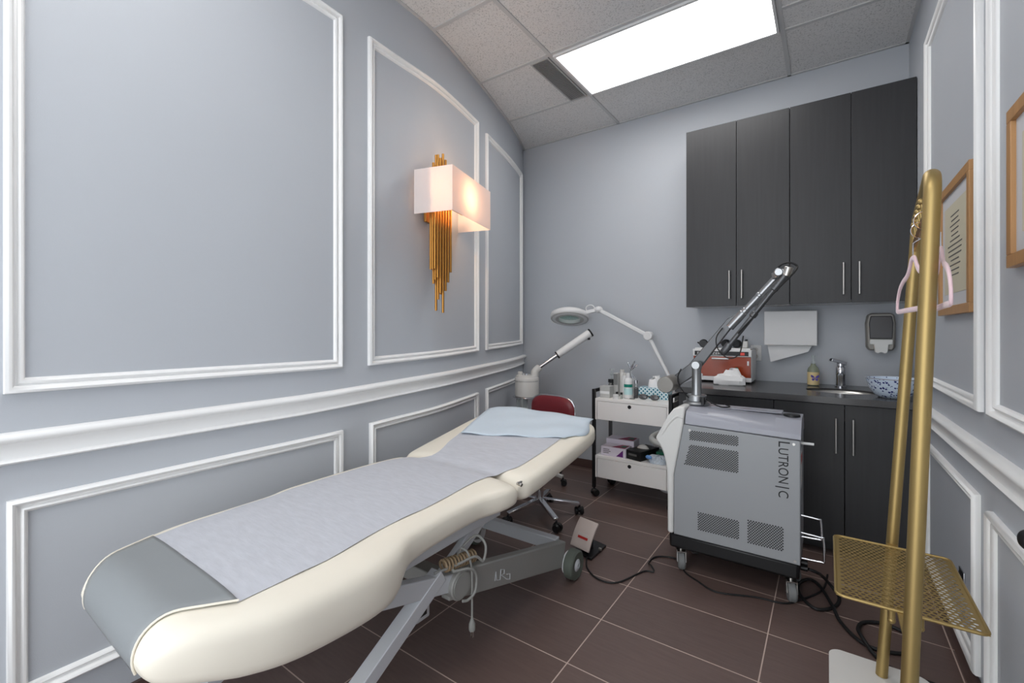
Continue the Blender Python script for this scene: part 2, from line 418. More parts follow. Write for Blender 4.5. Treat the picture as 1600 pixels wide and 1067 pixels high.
o = bx(-2.6, XR, YB - .012, YB, 0, .075).build('baseboard_back', M['brown_tile'], bevel=.003); struct(o)
mb = MB(); mb.grid(61, 4, lambda i, j: wl(ys[i], (0, .013, .013, 0)[j], (0, 0, .075, .075)[j])); struct(mb.build('baseboard_left', M['brown_tile']))
# suspended-ceiling grid
mb = MB(); gz0, gz1 = ZC - .007, ZC + .01
for x in (-1.495, -.222): mb.box(x - .012, x + .012, YF, YB, gz0, gz1)
for y in (-.52, .09, .705, 1.325, 1.94, 2.552, 3.165): mb.box(wl(y).x - .0, XR, y - .012, y + .012, gz0 + .0008, gz1)
mb.box(-.222, XR, 2.928, 2.952, gz0 + .0008, gz1)
mb.box(-2.6, XR, YB - .018, YB, gz0, gz1); mb.box(XR - .018, XR, YF, YB, gz0, gz1)
mb.grid(61, 3, lambda i, j: wl(ys[i], (0, .018, .018)[j], (gz0, gz0, gz1)[j]))
struct(mb.build('trim_13', M['tgrid']))

def troffer(y0, y1, label):
    x0, x1 = -1.478, -.238
    t = thing('ceiling_light', label, 'ceiling light', ((x0 + x1) / 2, (y0 + y1) / 2, ZC - .02))
    mb = MB()
    for a in ((x0, x1, y0, y0 + .018), (x0, x1, y1 - .018, y1), (x0, x0 + .014, y0 + .018, y1 - .018), (x1 - .014, x1, y0 + .018, y1 - .018)): mb.box(*a, ZC - .02, ZC - .0005)
    mb.build('frame', M['white_pl'], t)
    bx(x0 + .0142, x1 - .0142, y0 + .0182, y1 - .0182, ZC - .013, ZC - .001).build('diffuser', M['diffuser'], t)
    return t
troffer(2.565, 3.152, 'lit rectangular fluorescent panel light in the tiled ceiling near the cabinets')
troffer(.105, .692, 'unseen fluorescent panel light added for fill in the ceiling above the bed foot')  # second panel, out of view, added to brighten the near end

t = thing('air_vent', 'narrow grey slatted air vent in the ceiling beside the panel light', 'vent', (-1.585, 2.87, ZC - .012))
bx(-1.65, -1.52, 2.57, 3.15, ZC - .004, ZC - .0005).build('backing', M['vent_dark'], t)
mb = MB()
for i in range(46):
    y = 2.58 + i * (.56 / 45); mb.bar((-1.645, y, ZC - .007), (-1.525, y, ZC - .007), .0012, .007, up=(0, .6, 1))
mb.build('slats', M['vent'], t)
mb = MB()
for a in ((-1.655, -1.515, 2.564, 2.574), (-1.655, -1.515, 3.146, 3.156), (-1.655, -1.645, 2.574, 3.146), (-1.525, -1.515, 2.574, 3.146)): mb.box(*a, ZC - .012, ZC - .0005)
mb.build('frame', M['vent'], t)

# ------------------------------------------------------------------ wall sconce
base = wl(1.98, 0, 1.9); tan = Vector((-.255, .967, 0)).normalized(); nor = Vector((.967, .255, 0)).normalized()
t = thing('wall_sconce', 'lit wall lamp with white box shade and gold rods on the left wall', 'wall lamp', tuple(base))
def sp(a, h, z):   # along wall, off wall, height
    return base + Vector((0, 0, z - 1.9)) + tan * a + nor * h
A0, A1, H0, H1, Z0, Z1 = -.255, .262, .005, .245, 1.905, 2.152
mb = MB()
ring = [(A0, H0), (A0, H1), (A1, H1), (A1, H0)]
mb.grid(4, 2, lambda i, j: sp(ring[i][0], ring[i][1], (Z0, Z1)[j]))
mb.build('lamp_shade', M['shade'], t, thick=.003)
mb = MB(); mb.add([sp(a, h, z) for z in (1.885, 2.19) for a, h in ((-.15, .001), (-.07, .001), (-.07, .018), (-.15, .018))], [(0, 1, 2, 3), (4, 5, 6, 7), (0, 1, 5, 4), (1, 2, 6, 5), (2, 3, 7, 6), (3, 0, 4, 7)])
mb.build('back_plate', M['gold'], t, bevel=.003)
k = 0
for row, (hh, cnt, wd) in enumerate(((.112, 7, .185), (.088, 6, .155), (.066, 5, .12))):
    for i in range(cnt):
        u = i / (cnt - 1) - .5; a = u * wd - .12; c = 1 - abs(2 * u)
        lo = 1.60 - .2 * c ** 1.7 - .016 * ((i * 7 + row * 3) % 3)
        if row == 0 and i == cnt // 2: lo = 1.355
        hi = 2.16 + .115 * c ** 1.2 + .02 * ((i * 5 + row) % 3) / 2
        MB().cyl(sp(a, hh, lo), sp(a, hh, hi), .0072, n=10).build('rod', M['gold'], t, smooth=True)
mb = MB()
for a, z in ((-.11, 1.985),): mb.bar(sp(a, .018, z), sp(a, .12, z), .02, .02)
mb.bar(sp(-.23, .12, 1.985), sp(.12, .12, 1.985), .016, .016); mb.bar(sp(-.03, .12, 1.985), sp(-.03, .18, 1.985), .014, .012)
mb.build('bracket', M['gold'], t)
BULBS = []
M['bulb'] = mat('warm_bulb', (255, 220, 180), .3, emit=(255, 210, 164), estr=150.)
for a in (-.03,):
    MB().cyl(sp(a, .165, 1.99), sp(a, .165, 2.0), .012).build('bulb_socket', M['white_pl'], t, smooth=True)
    MB().ball(sp(a, .165, 2.026), .027).build('bulb', M['bulb'], t, smooth=True)

# ------------------------------------------------------------------ cabinets
def pull(x, y, z0, z1, parent, horizontal=False):
    mb = MB(); r = .0055
    if horizontal:
        mb.cyl((x, y - .03, z0), (z1, y - .03, z0), r, n=12)
        for q in (x + .02, z1 - .02): mb.cyl((q, y, z0), (q, y - .03, z0), .004, n=10)
    else:
        mb.cyl((x, y - .03, z0), (x, y - .03, z1), r, n=12)
        for q in (z0 + .02, z1 - .02): mb.cyl((x, y, q), (x, y - .03, q), .004, n=10)
    return mb.build('handle', M['steel'], parent, smooth=True)
def wall_cabinet(x0, x1, seam, label, hx):
    z0, z1, yf = 1.424, 2.704, 3.42
    t = thing('wall_cabinet', label, 'cabinet', ((x0 + x1) / 2, YB, z0), 'charcoal wall cabinets')
    MB().box(x0, x1, yf + .02, YB - .001, z0 + .018, z1).build('body', M['wood_side'], t)
    bx(x0 + .002, x1 - .002, yf + .022, YB - .002, z0 + .002, z0 + .0178).build('bottom_panel', M['white_mel'], t)
    for (a, b, h) in ((x0, seam, hx[0]), (seam, x1, hx[1])):
        d = bx(a + .0015, b - .0015, yf, yf + .0195, z0, z1 - .001).build('door', M['wood_dark'], t, bevel=.0012)
        pull(h, yf, 1.473, 1.667, d)
wall_cabinet(-.848, -.2015, -.515, 'charcoal two-door wall cabinet at the left, its upper corner next to bare wall', (-.555, -.478))
wall_cabinet(-.2005, XR - .002, .118, 'charcoal two-door wall cabinet at the right, over the sink and soap dispenser', (.08, .157))
ZT = .885
def base_cabinet(x0, x1, label, doors, drawers):
    t = thing('base_cabinet', label, 'cabinet', ((x0 + x1) / 2, 3.4, 0), 'charcoal base cabinets')
    yf = 3.075
    mb = MB().box(x0, x0 + .018, yf + .02, YB - .014, .07, ZT - .038).box(x1 - .018, x1, yf + .02, YB - .014, .07, ZT - .038).box(x0 + .018, x1 - .018, yf + .02, YB - .014, .07, .088).box(x0 + .018, x1 - .018, YB - .03, YB - .014, .088, ZT - .038).box(x0 + .018, x1 - .018, yf + .02, yf + .06, ZT - .06, ZT - .038)
    mb.build('body', M['wood_side'], t)
    bx(x0 + .005, x1 - .005, yf + .07, yf + .085, 0.0005, .0695).build('toe_kick', M['wood_side'], t)
    for (a, b, hx) in doors:
        d = bx(a + .0015, b - .0015, yf, yf + .0195, .07, ZT - .044).build('door', M['wood_dark'], t, bevel=.0012); pull(hx, yf, .575, .768, d)
    for (z0, z1) in drawers:
        d = bx(x0 + .0015, x1 - .0015, yf, yf + .0195, z0 + .0015, z1 - .0015).build('drawer', M['wood_dark'], t, bevel=.0012)
        pull((x0 + x1) / 2 - .13, yf, (z0 + z1) / 2 + .005, (x0 + x1) / 2 + .16, d, True)
base_cabinet(-.81, -.262, 'charcoal base cabinet with drawers behind the laser machine', [], [(.07, .33), (.33, .59), (.59, ZT - .044)])
base_cabinet(-.261, XR - .003, 'charcoal two-door base cabinet under the sink', [(-.261, .077, .038), (.077, XR - .004, .114)], [])
# worktop with an oval sink cut-out
SX, SY, SA, SB = .062, 3.37, .175, .135
t = thing('worktop', 'dark grey worktop running along the back wall with an oval cut-out', 'worktop', (-.2, 3.38, ZT - .036))
mb = MB(); n = 64; x0, x1, y0, y1 = -.822, XR - .001, 3.03, YB - .0005
def rect_hit(a):
    dx, dy = math.cos(a), math.sin(a)
    tt = min(((x1 if dx > 0 else x0) - SX) / dx if abs(dx) > 1e-9 else 9, ((y1 if dy > 0 else y0) - SY) / dy if abs(dy) > 1e-9 else 9)
    return (SX + dx * tt, SY + dy * tt)
angs = sorted(set([2 * PI * i / n for i in range(n)] + [math.atan2(yy - SY, xx - SX) % (2 * PI) for xx in (x0, x1) for yy in (y0, y1)]))
K = len(angs); inn = [(SX + SA * math.cos(a), SY + SB * math.sin(a)) for a in angs]; out = [rect_hit(a) for a in angs]
L4 = [[(p[0], p[1], ZT) for p in inn], [(p[0], p[1], ZT) for p in out], [(p[0], p[1], ZT - .036) for p in out], [(p[0], p[1], ZT - .036) for p in inn]]
mb.grid(4, K, lambda i, j: Vector(L4[i][j]), cu=True, cv=True); mb.build('top', M['counter'], t)
t = thing('sink', 'oval stainless steel sink sunk into the dark worktop', 'sink', (SX, SY, ZT - .17))
MB().lathe([(.992, .026), (.985, .0), (.96, -.03), (.92, -.09), (.8, -.125), (.4, -.135), (.1, -.138)], (SX, SY, ZT - .037), 48, sx=SA, sy=SB, cap=False).build('basin', M['steel'], t, smooth=True, thick=.0015)
MB().lathe([(.028, 0), (.028, .003), (.02, .0035), (.012, .001)], (SX, SY, ZT - .1765), 24).build('drain', M['chrome'], t, smooth=True)
t = thing('faucet', 'chrome single-lever tap standing behind the oval sink', 'tap', (.07, 3.62, ZT))
MB().lathe([(.031, 0), (.031, .006), (.027, .01), (.026, .075), (.028, .08), (.027, .125), (.022, .132)], (.07, 3.62, ZT + .0005)).build('body', M['chrome'], t, smooth=True)
MB().tube(smooth_path([(.07, 3.61, ZT + .07), (.068, 3.57, ZT + .082), (.066, 3.52, ZT + .085), (.065, 3.475, ZT + .078)], 5), .013, 14).build('spout', M['chrome'], t, smooth=True)
MB().lathe([(.02, 0), (.021, .02), (.014, .03)], (.07, 3.62, ZT + .133)).bar((.095, 3.625, ZT + .152), (.018, 3.585, ZT + .178), .03, .02).build('lever', M['chrome'], t, bevel=.002)

# soap bottle with butterfly label
c = (-.078, 3.615, ZT + .0006)
t = thing('soap_bottle', 'clear soap bottle with a purple butterfly label beside the tap', 'soap bottle', c)
MB().lathe([(.028, 0), (.033, .004), (.034, .03), (.034, .098), (.03, .115), (.018, .13), (.014, .138), (.014, .145)], c, 28).build('bottle', M['liquid'], t, smooth=True)
mb = MB(); mb.grid(15, 2, lambda i, j: Vector((c[0] + .0346 * math.sin(-1.3 + 2.6 * i / 14), c[1] - .0346 * math.cos(-1.3 + 2.6 * i / 14), c[2] + (.006, .09)[j]))); lab = mb.build('label', M['label_cream'], t, smooth=True)
mb = MB()
for sgn in (-1, 1):
    for w in ([(0, .0), (.006, .012), (.02, .022), (.024, .014), (.018, .002)], [(0, -.002), (.016, -.002), (.018, -.012), (.01, -.019), (.003, -.012)]):
        mb.add([Vector((c[0] + .010 + sgn * u, c[1] - .0354 + .0002 * k_, c[2] + .052 + v)) for k_ in (0,) for u, v in w], [tuple(range(len(w)))])
mb.build('butterfly', M['violet'], lab)
MB().cyl((c[0], c[1], c[2] + .145), (c[0], c[1], c[2] + .16), .013).cyl((c[0], c[1], c[2] + .16), (c[0], c[1], c[2] + .19), .005).cyl((c[0], c[1], c[2] + .19), (c[0], c[1], c[2] + .2), .011).build('pump', M['glass'], t, smooth=True)
# bowl
c = (.292, 3.2, ZT + .0006)
t = thing('enamel_bowl', 'large pale blue enamel bowl with dark speckles on the worktop corner', 'bowl', c)
MB().lathe([(.055, 0), (.062, .001), (.085, .022), (.105, .055), (.116, .095), (.119, .106), (.115, .106), (.112, .094), (.1, .055), (.08, .026), (.05, .006), (.001, .005)], c, 48).build('body', M['enamel'], t, smooth=True, angle=80)
MB().tube([(c[0] + .1185 * math.cos(2 * PI * i / 48), c[1] + .1185 * math.sin(2 * PI * i / 48), c[2] + .106) for i in range(48)], .0028, 8, closed=True).build('rim', M['laser_top'], t, smooth=True)
c = (.375, 3.52, ZT + .0006)
t = thing('pump_bottle', 'white bottle with pointed nozzle behind the speckled bowl', 'bottle', c)
MB().lathe([(.024, 0), (.026, .004), (.026, .085), (.018, .1), (.012, .105)], c).build('body', M['white_pl'], t, smooth=True)
MB().lathe([(.013, 0), (.016, .01), (.02, .02), (.018, .05), (.012, .075), (.004, .09)], (c[0], c[1], c[2] + .106)).build('nozzle', M['white_pl'], t, smooth=True)

# paper towel dispenser and towel
t = thing('towel_dispenser', 'white paper towel dispenser on the wall under the cabinets', 'dispenser', (-.21, 3.75, 1.147))
bx(-.368, -.056, 3.622, 3.7495, 1.15, 1.388).build('body', M['white_pl'], t, bevel=.004)
mb = MB(); pp = [(-.352, 1.1515), (-.33, 1.03), (-.108, 1.108), (-.085, 1.1515)]
mb.prism(pp, 3.672, 3.6735, lambda u, v, a: Vector((u, a + (1.147 - v) * -.15, v))); tag(mb.build('paper_towel', M['tissue'], None, loc=(-.2, 3.67, 1.1)), 'folded white paper towel hanging out of the wall dispenser', 'paper towel')
# soap dispenser
t = thing('soap_dispenser', 'grey soap dispenser with smoked window on the wall right of the tap', 'soap dispenser', (.275, YB, 1.115))
mb = MB(); mb.prism([(.203, 1.15), (.215, 1.125), (.335, 1.125), (.346, 1.15), (.35, 1.3), (.342, 1.352), (.325, 1.364), (.225, 1.364), (.208, 1.352), (.2, 1.3)], 3.66, YB - .0005, lambda u, v, a: Vector((u, a, v))); mb.build('housing', M['knob'], t, bevel=.012)
mb = MB(); mb.prism([(.22, 1.2), (.332, 1.2), (.336, 1.3), (.328, 1.345), (.224, 1.345), (.216, 1.3)], 3.645, 3.661, lambda u, v, a: Vector((u, a, v))); mb.build('window', M['smoke'], t, bevel=.006)
mb = MB(); mb.prism([(.22, 1.165), (.24, 1.165), (.244, 1.115), (.258, 1.107), (.275, 1.116), (.294, 1.107), (.308, 1.115), (.312, 1.165), (.332, 1.165), (.332, 1.196), (.22, 1.196)], 3.635, 3.659, lambda u, v, a: Vector((u, a, v))); mb.build('push_bar', M['laser_white'], t, bevel=.004)
# socket plate behind the sterilizer
t = thing('wall_socket', 'white wall socket plate beside the sterilizer cabinet', 'socket', (-.43, YB, 1.04))
bx(-.468, -.396, 3.743, 3.7497, 1.03, 1.145).build('plate', M['white_pl'], t, bevel=.003)
for z in (1.062, 1.113): MB().cyl((-.432, 3.7429, z), (-.432, 3.7405, z), .015, n=20).build('outlet', M['ivory'], t)

# ------------------------------------------------------------------ UV sterilizer
t = thing('sterilizer', 'white sterilizer cabinet with orange window standing on the worktop', 'sterilizer', (-.615, 3.55, ZT))
X0, X1, Y0, Y1, Zb = -.806, -.424, 3.44, 3.70, ZT + .012
bx(X0, X1, Y0 + .012, Y1, Zb, 1.118).build('body', M['white_pl'], t, bevel=.005)
bx(X0, X1, Y0, Y0 + .0118, 1.07, 1.118).build('top_band', M['white_pl'], t, bevel=.003)
fp = bx(X0 + .014, X1 - .018, Y0 - .0025, Y0 - .0002, 1.076, 1.106).build('control_panel', M['black'], t)
text_part('lettering', 'STERILIZER', .024, face_back(X0 + .03, Y0 - .0032, 1.082), M['white_ink'], fp, .0003, 1.35)
bx(-.492, -.466, Y0 - .0036, Y0 - .0027, 1.081, 1.1).build('display', M['led'], fp)
d = bx(X0 + .006, X1 - .004, Y0, Y0 + .0115, Zb + .03, 1.068).build('door', M['orange'], t, bevel=.002)
bx(-.675, -.565, Y0 - .016, Y0 - .0002, 1.05, 1.06).build('handle', M['white_pl'], d, bevel=.003)
for x, z, w, h in ((X0 + .018, 1.02, .008, .022), (X1 - .026, 1.012, .01, .03)): bx(x, x + w, Y0 - .004, Y0 - .0002, z, z + h).build('latch', M['white_pl'], d)
MB().cyl((-.745, Y0 - .0003, .935), (-.745, Y0 - .004, .935), .009).build('badge', M['white_pl'], d)
MB().cyl((-.515, Y0 - .0003, .985), (-.515, Y0 - .002, .985), .012).build('sticker', M['green'], d)
bx(X0, X1, Y0, Y0 + .0118, Zb, Zb + .0295).build('bottom_band', M['white_pl'], t, bevel=.003)
for x in (X0 + .03, X1 - .03):
    for y in (Y0 + .04, Y1 - .04): MB().cyl((x, y, ZT + .0005), (x, y, Zb - .0003), .012).build('foot', M['black'], t)
bx(X0 + .01, X1 - .01, Y0 + .02, Y1 - .02, 1.1182, 1.128).build('lid', M['white_pl'], t, bevel=.003)
def goggles(x, y, z, w, rz, label):
    t = thing('goggles', label, 'goggles', (x, y, z), 'protective goggles on the sterilizer'); R = Matrix.Translation((x, y, z)) @ Matrix.Rotation(rz, 4, 'Z')
    mb = MB()
    for sg in (-1, 1): mb.lathe([(.024, -.016), (.030, -.012), (.030, .012), (.024, .022)], R @ Vector((sg * w * .25, 0, .0305)), 18, axis=R.to_3x3() @ Vector((0, -1, 0)))
    mb.bar(R @ Vector((-.014, 0, .034)), R @ Vector((.014, 0, .034)), .012, .012); mb.build('eyecups', M['black'], t, smooth=True)
    MB().tube([R @ Vector(p) for p in smooth_path([(w * .45, .0, .03), (w * .55, .03, .035), (w * .3, .075, .03), (-w * .3, .075, .03), (-w * .55, .03, .035), (-w * .45, 0, .03)], 5)], .005, 8).build('strap', M['black_rub'], t, smooth=True)
goggles(-.715, 3.53, 1.1285, .14, .1, 'black protective goggles at the left end of the sterilizer top')
goggles(-.565, 3.54, 1.1285, .15, -.2, 'black protective goggles behind the arm, right side of the sterilizer top')
c = (-.475, 3.53, 1.1285)
t = thing('small_bottle', 'small white bottle at the right end of the sterilizer top', 'bottle', c)
bx(c[0] - .018, c[0] + .018, c[1] - .015, c[1] + .015, c[2], c[2] + .05).build('body', M['ivory'], t, bevel=.004)
MB().cyl((c[0] + .008, c[1], c[2] + .05), (c[0] + .008, c[1], c[2] + .062), .008).build('cap', M['black'], t)
# tissue pack on the worktop
c = (-.545, 3.34, ZT + .0006)
t = thing('wipes_pack', 'soft white pack of wipes with one pulled out, on the worktop', 'wipes', c)
random.seed(21); mb = MB(); WN = 16; JJ = [[random.uniform(.9, 1.08) for _ in range(WN)] for _ in range(7)]
def wp(i, j):
    a = 2 * PI * j / WN; k, z = [(.93, 0), (1, .006), (1.0, .03), (.97, .05), (.80, .064), (.45, .068), (.1, .066)][i]
    jt = JJ[i][j]; ca, sa = math.cos(a), math.sin(a)
    return Vector((c[0] + .1 * k * jt * sgnp(ca, .45), c[1] + .052 * k * jt * sgnp(sa, .45), c[2] + z * (jt if i else 1)))
mb.grid(7, WN, wp, cv=True); mb.add([wp(6, j) for j in range(WN)], [tuple(range(WN))]); mb.add([wp(0, j) for j in range(WN)], [tuple(range(WN))])
mb.build('pack', M['tissue'], t, smooth=True, angle=24)
def tissue_tuft(cx, cy, cz, w, dpt, h, parent, seed, name='tissue'):
    random.seed(seed); mb = MB(); n = 18; pk = [random.uniform(.75, 1) for _ in range(n)]
    def f(i, j):
        v = i / 7; a = 2 * PI * j / n; k = 1 - .55 * v ** 1.2 + .1 * math.sin(4 * a + seed) * v
        return Vector((cx + w * k * math.cos(a) + .02 * v * math.sin(3 * a), cy + dpt * k * math.sin(a), cz + h * v * (1 - (1 - pk[j]) * v) * (.86 + .14 * math.cos(a - .8))))
    mb.grid(8, n, f, cv=True); return mb.build(name, M['tissue'], parent, sub=1)
tissue_tuft(c[0] + .015, c[1], c[2] + .06, .062, .03, .06, t, 3)

# ------------------------------------------------------------------ wall frames
def wall_frame(y0, y1, z0, z1, label, nl, seed):
    t = thing('picture_frame', label, 'picture frame', (XR, (y0 + y1) / 2, z0)); w = .05; dp = .022
    mb = MB()
    for a in ((y0, y1, z0, z0 + .035), (y0, y1, z1 - .035, z1), (y0, y0 + .035, z0 + .035, z1 - .035), (y1 - .035, y1, z0 + .035, z1 - .035)): mb.box(XR - dp, XR - .0008, *a)
    mb.build('frame', M['frame_wood'], t, bevel=.002)
    bx(XR - .011, XR - .001, y0 + .0352, y1 - .0352, z0 + .0352, z1 - .0352).build('mount', M['mat_board'], t)
    bx(XR - .0122, XR - .0112, y0 + .085, y1 - .085, z0 + .085, z1 - .085).build('paper', M['cert'], t)
    mb = MB(); random.seed(seed)
    for i in range(nl):
        z = z1 - .13 - i * (z1 - z0 - .27) / nl; h = random.uniform(.35, .85); m_ = (y0 + y1) / 2; q = (y1 - y0 - .24) / 2 * h
        mb.box(XR - .013, XR - .0124, m_ - q, m_ + q, z - .0045, z)
    mb.build('printed_lines', M['ink'], t)
wall_frame(2.17, 2.70, 1.315, 1.842, 'oak-framed certificate on the right wall behind the gold rack', 13, 4)
wall_frame(1.2, 1.775, 1.42, 1.845, 'oak frame cut off by the right edge, nearer than the certificate', 6, 9)
for nm in ('picture_frame', 'picture_frame.001'):
    bpy.data.objects[nm].location.x = XR
t = thing('power_socket', 'dark socket plate low on the right wall panel', 'socket', (XR, 2.37, .27))
bx(XR - .006, XR - .0004, 2.335, 2.408, .255, .345).build('plate', M['chrome'], t, bevel=.002)
bx(XR - .0095, XR - .0062, 2.35, 2.393, .268, .332).build('outlets', M['black'], t, bevel=.002)
t = thing('wall_hook', 'dark metal hook on the right wall at the right picture edge', 'hook', (XR, 1.53, .78))
MB().cyl((XR - .0005, 1.53, .78), (XR - .012, 1.53, .78), .026, n=24).build('plate', M['black'], t, bevel=.003)
MB().tube(smooth_path([(XR - .01, 1.53, .785), (XR - .035, 1.53, .785), (XR - .048, 1.535, .775), (XR - .046, 1.54, .755), (XR - .034, 1.54, .745)], 6), .009, 12).build('prong', M['black'], t, smooth=True)
t = thing('door_bumper', 'round gold bumper low on the right wall at the right picture edge', 'door bumper', (XR, 1.54, .572))
MB().lathe([(.02, 0), (.02, .008), (.012, .012), (.012, .02), (.034, .024), (.036, .032), (.028, .038), (.004, .041)], (XR - .0005, 1.53, .572), 24, axis=(-1, 0, 0)).build('knob', M['gold_rack'], t, smooth=True)

# ------------------------------------------------------------------ treatment bed
bed = thing('treatment_bed', 'cream vinyl treatment bed with grey foot cover along the left wall', 'bed', (-1.38, 1.2, 0))
NY0, NR = .302, .077
XLs = [(.298, -1.555), (.315, -1.585), (.35, -1.625), (.40, -1.665), (.46, -1.70), (.55, -1.735), (.7, -1.75), (1.0, -1.762), (1.3, -1.76), (1.5, -1.735)]
XRs = [(.298, -1.125), (.315, -1.098), (.35, -1.07), (.40, -1.04), (.46, -1.015), (.54, -.992), (.65, -.983), (.78, -.983), (.86, -1.0), (.94, -1.035), (1.1, -1.052), (1.3, -1.05), (1.40, -1.02), (1.47, -1.012), (1.5, -1.03)]
HS = [(.298, .077), (.38, .079), (.46, .092), (.6, .103), (.80, .108), (.86, .104), (.915, .078), (1.0, .072), (1.35, .066), (1.5, .062)]
ZS = .652
def seat_h(y):
    h = sinterp(HS, y); d0 = y - NY0; d1 = 1.497 - y
    if d0 < NR: h = min(h, math.sqrt(max(NR * NR - (NR - d0) ** 2, 1e-8)))
    if d1 < .05: h *= math.sqrt(max(1 - ((.05 - d1) / .05) ** 2, 1e-5))
    return h
def seat_zc(y): return ZS - sinterp(HS, y)
BY0, BY1 = 1.503, 2.305
def back_top(y): return .655 + (y - 1.5) * .137
XLb = [(1.503, -1.715), (1.56, -1.735), (1.8, -1.76), (2.1, -1.785), (2.22, -1.78), (2.28, -1.74), (2.305, -1.68)]
XRb = [(1.503, -1.035), (1.56, -1.005), (1.8, -1.0), (2.1, -1.005), (2.22, -1.02), (2.28, -1.06), (2.305, -1.12)]
def back_h(y):
    h = .066; d0 = y - BY0; d1 = BY1 - y
    if d0 < .05: h *= math.sqrt(max(1 - ((.05 - d0) / .05) ** 2, 1e-5))
    if d1 < .06: h *= math.sqrt(max(1 - ((.06 - d1) / .06) ** 2, 1e-5))
    return h
def cushion(name, yst, xl, xr, zc, hh, parent, m):
    NA = 56; EX = .5
    mb = MB()
    def f(i, j):
        y = yst[i]; a = 2 * PI * j / NA; l = sinterp(xl, y); r = sinterp(xr, y)
        w = (r - l) / 2; cx = (r + l) / 2; h = hh(y)
        z = zc(y) + h * sgnp(math.sin(a), EX)
        x = cx + w * sgnp(math.cos(a), EX if math.sin(a) > 0 else .62)
        return Vector((x, y, z))
    mb.grid(len(yst), NA, f, cv=True)
    mb.add([f(0, j) for j in range(NA)], [tuple(range(NA))]); mb.add([f(len(yst) - 1, j) for j in range(NA)], [tuple(range(NA))])
    return mb.build(name, m, parent, smooth=True, angle=75)
yst = [NY0 + NR * (1 - math.cos(PI / 2 * i / 9)) for i in range(10)] + [.385 + i * .0222 for i in range(48)] + [1.45 + .046 * math.sin(PI / 2 * i / 7) for i in range(1, 8)]
cushion('seat_cushion', yst, XLs, XRs, seat_zc, seat_h, bed, M['cream'])
ystb = [BY0 + .05 * (1 - math.cos(PI / 2 * i / 7)) for i in range(8)] + [1.57 + i * .03 for i in range(23)] + [2.245 + .0595 * math.sin(PI / 2 * i / 8) for i in range(1, 9)]
bk = cushion('back_cushion', ystb, XLb, XRb, lambda y: back_top(y) - .066, back_h, bed, M['cream'])
MB().tube([Vector((sinterp(XRb, y) - .006, y, back_top(y) - .05)) for y in [1.56 + i * .03 for i in range(23)]], .0035, 8).build('piping', M['cream'], bk, smooth=True)
def seat_surf(x, y, off=0.):
    l = sinterp(XLs, y); r = sinterp(XRs, y); u = min(.999, abs((x - (l + r) / 2) / ((r - l) / 2)))
    return (1 - u ** 4) ** .25
# grey vinyl wrap over the foot end
COVL = [(.296, -1.525), (.32, -1.552), (.36, -1.578), (.42, -1.600), (.468, -1.617)]; COVR = [(.296, -1.158), (.32, -1.158), (.36, -1.146), (.42, -1.108), (.468, -1.077)]
mb = MB(); path = []
for i in range(9): path.append((.468 - (.468 - (NY0 + NR)) * i / 8, 1))
for i in range(1, 13):
    a = PI / 2 + PI * .62 * i / 12
    path.append((NY0 + NR + (NR + .002) * math.cos(a), math.sin(a)))
def fc(i, j):
    y, s = path[i]; q = j / 14
    xl_ = sinterp(COVL, y); xr_ = sinterp(COVR, y)
    x = xl_ + (xr_ - xl_) * q; k = seat_surf(x, max(y, NY0 + .02)) ** .8
    hh = NR + .003
    return Vector((x, y, ZS - NR + hh * s * (k if s > 0 else 1)))
mb.grid(len(path), 15, fc); mb.build('foot_cover', M['grey_vinyl'], bed, smooth=True, thick=.002)
for e, nm in ((0, 'seam'), (14, 'seam')):
    MB().tube([fc(i, e) + Vector((0, 0, .0015)) for i in range(len(path))], .0026, 8).build(nm, M['cream'], bed, smooth=True)
MB().cyl((-1.03, 1.5, .632), (-1.008, 1.5, .628), .007).bar((-1.02, 1.485, .636), (-1.02, 1.515, .636), .008, .006).build('hinge_clip', M['steel'], bed)
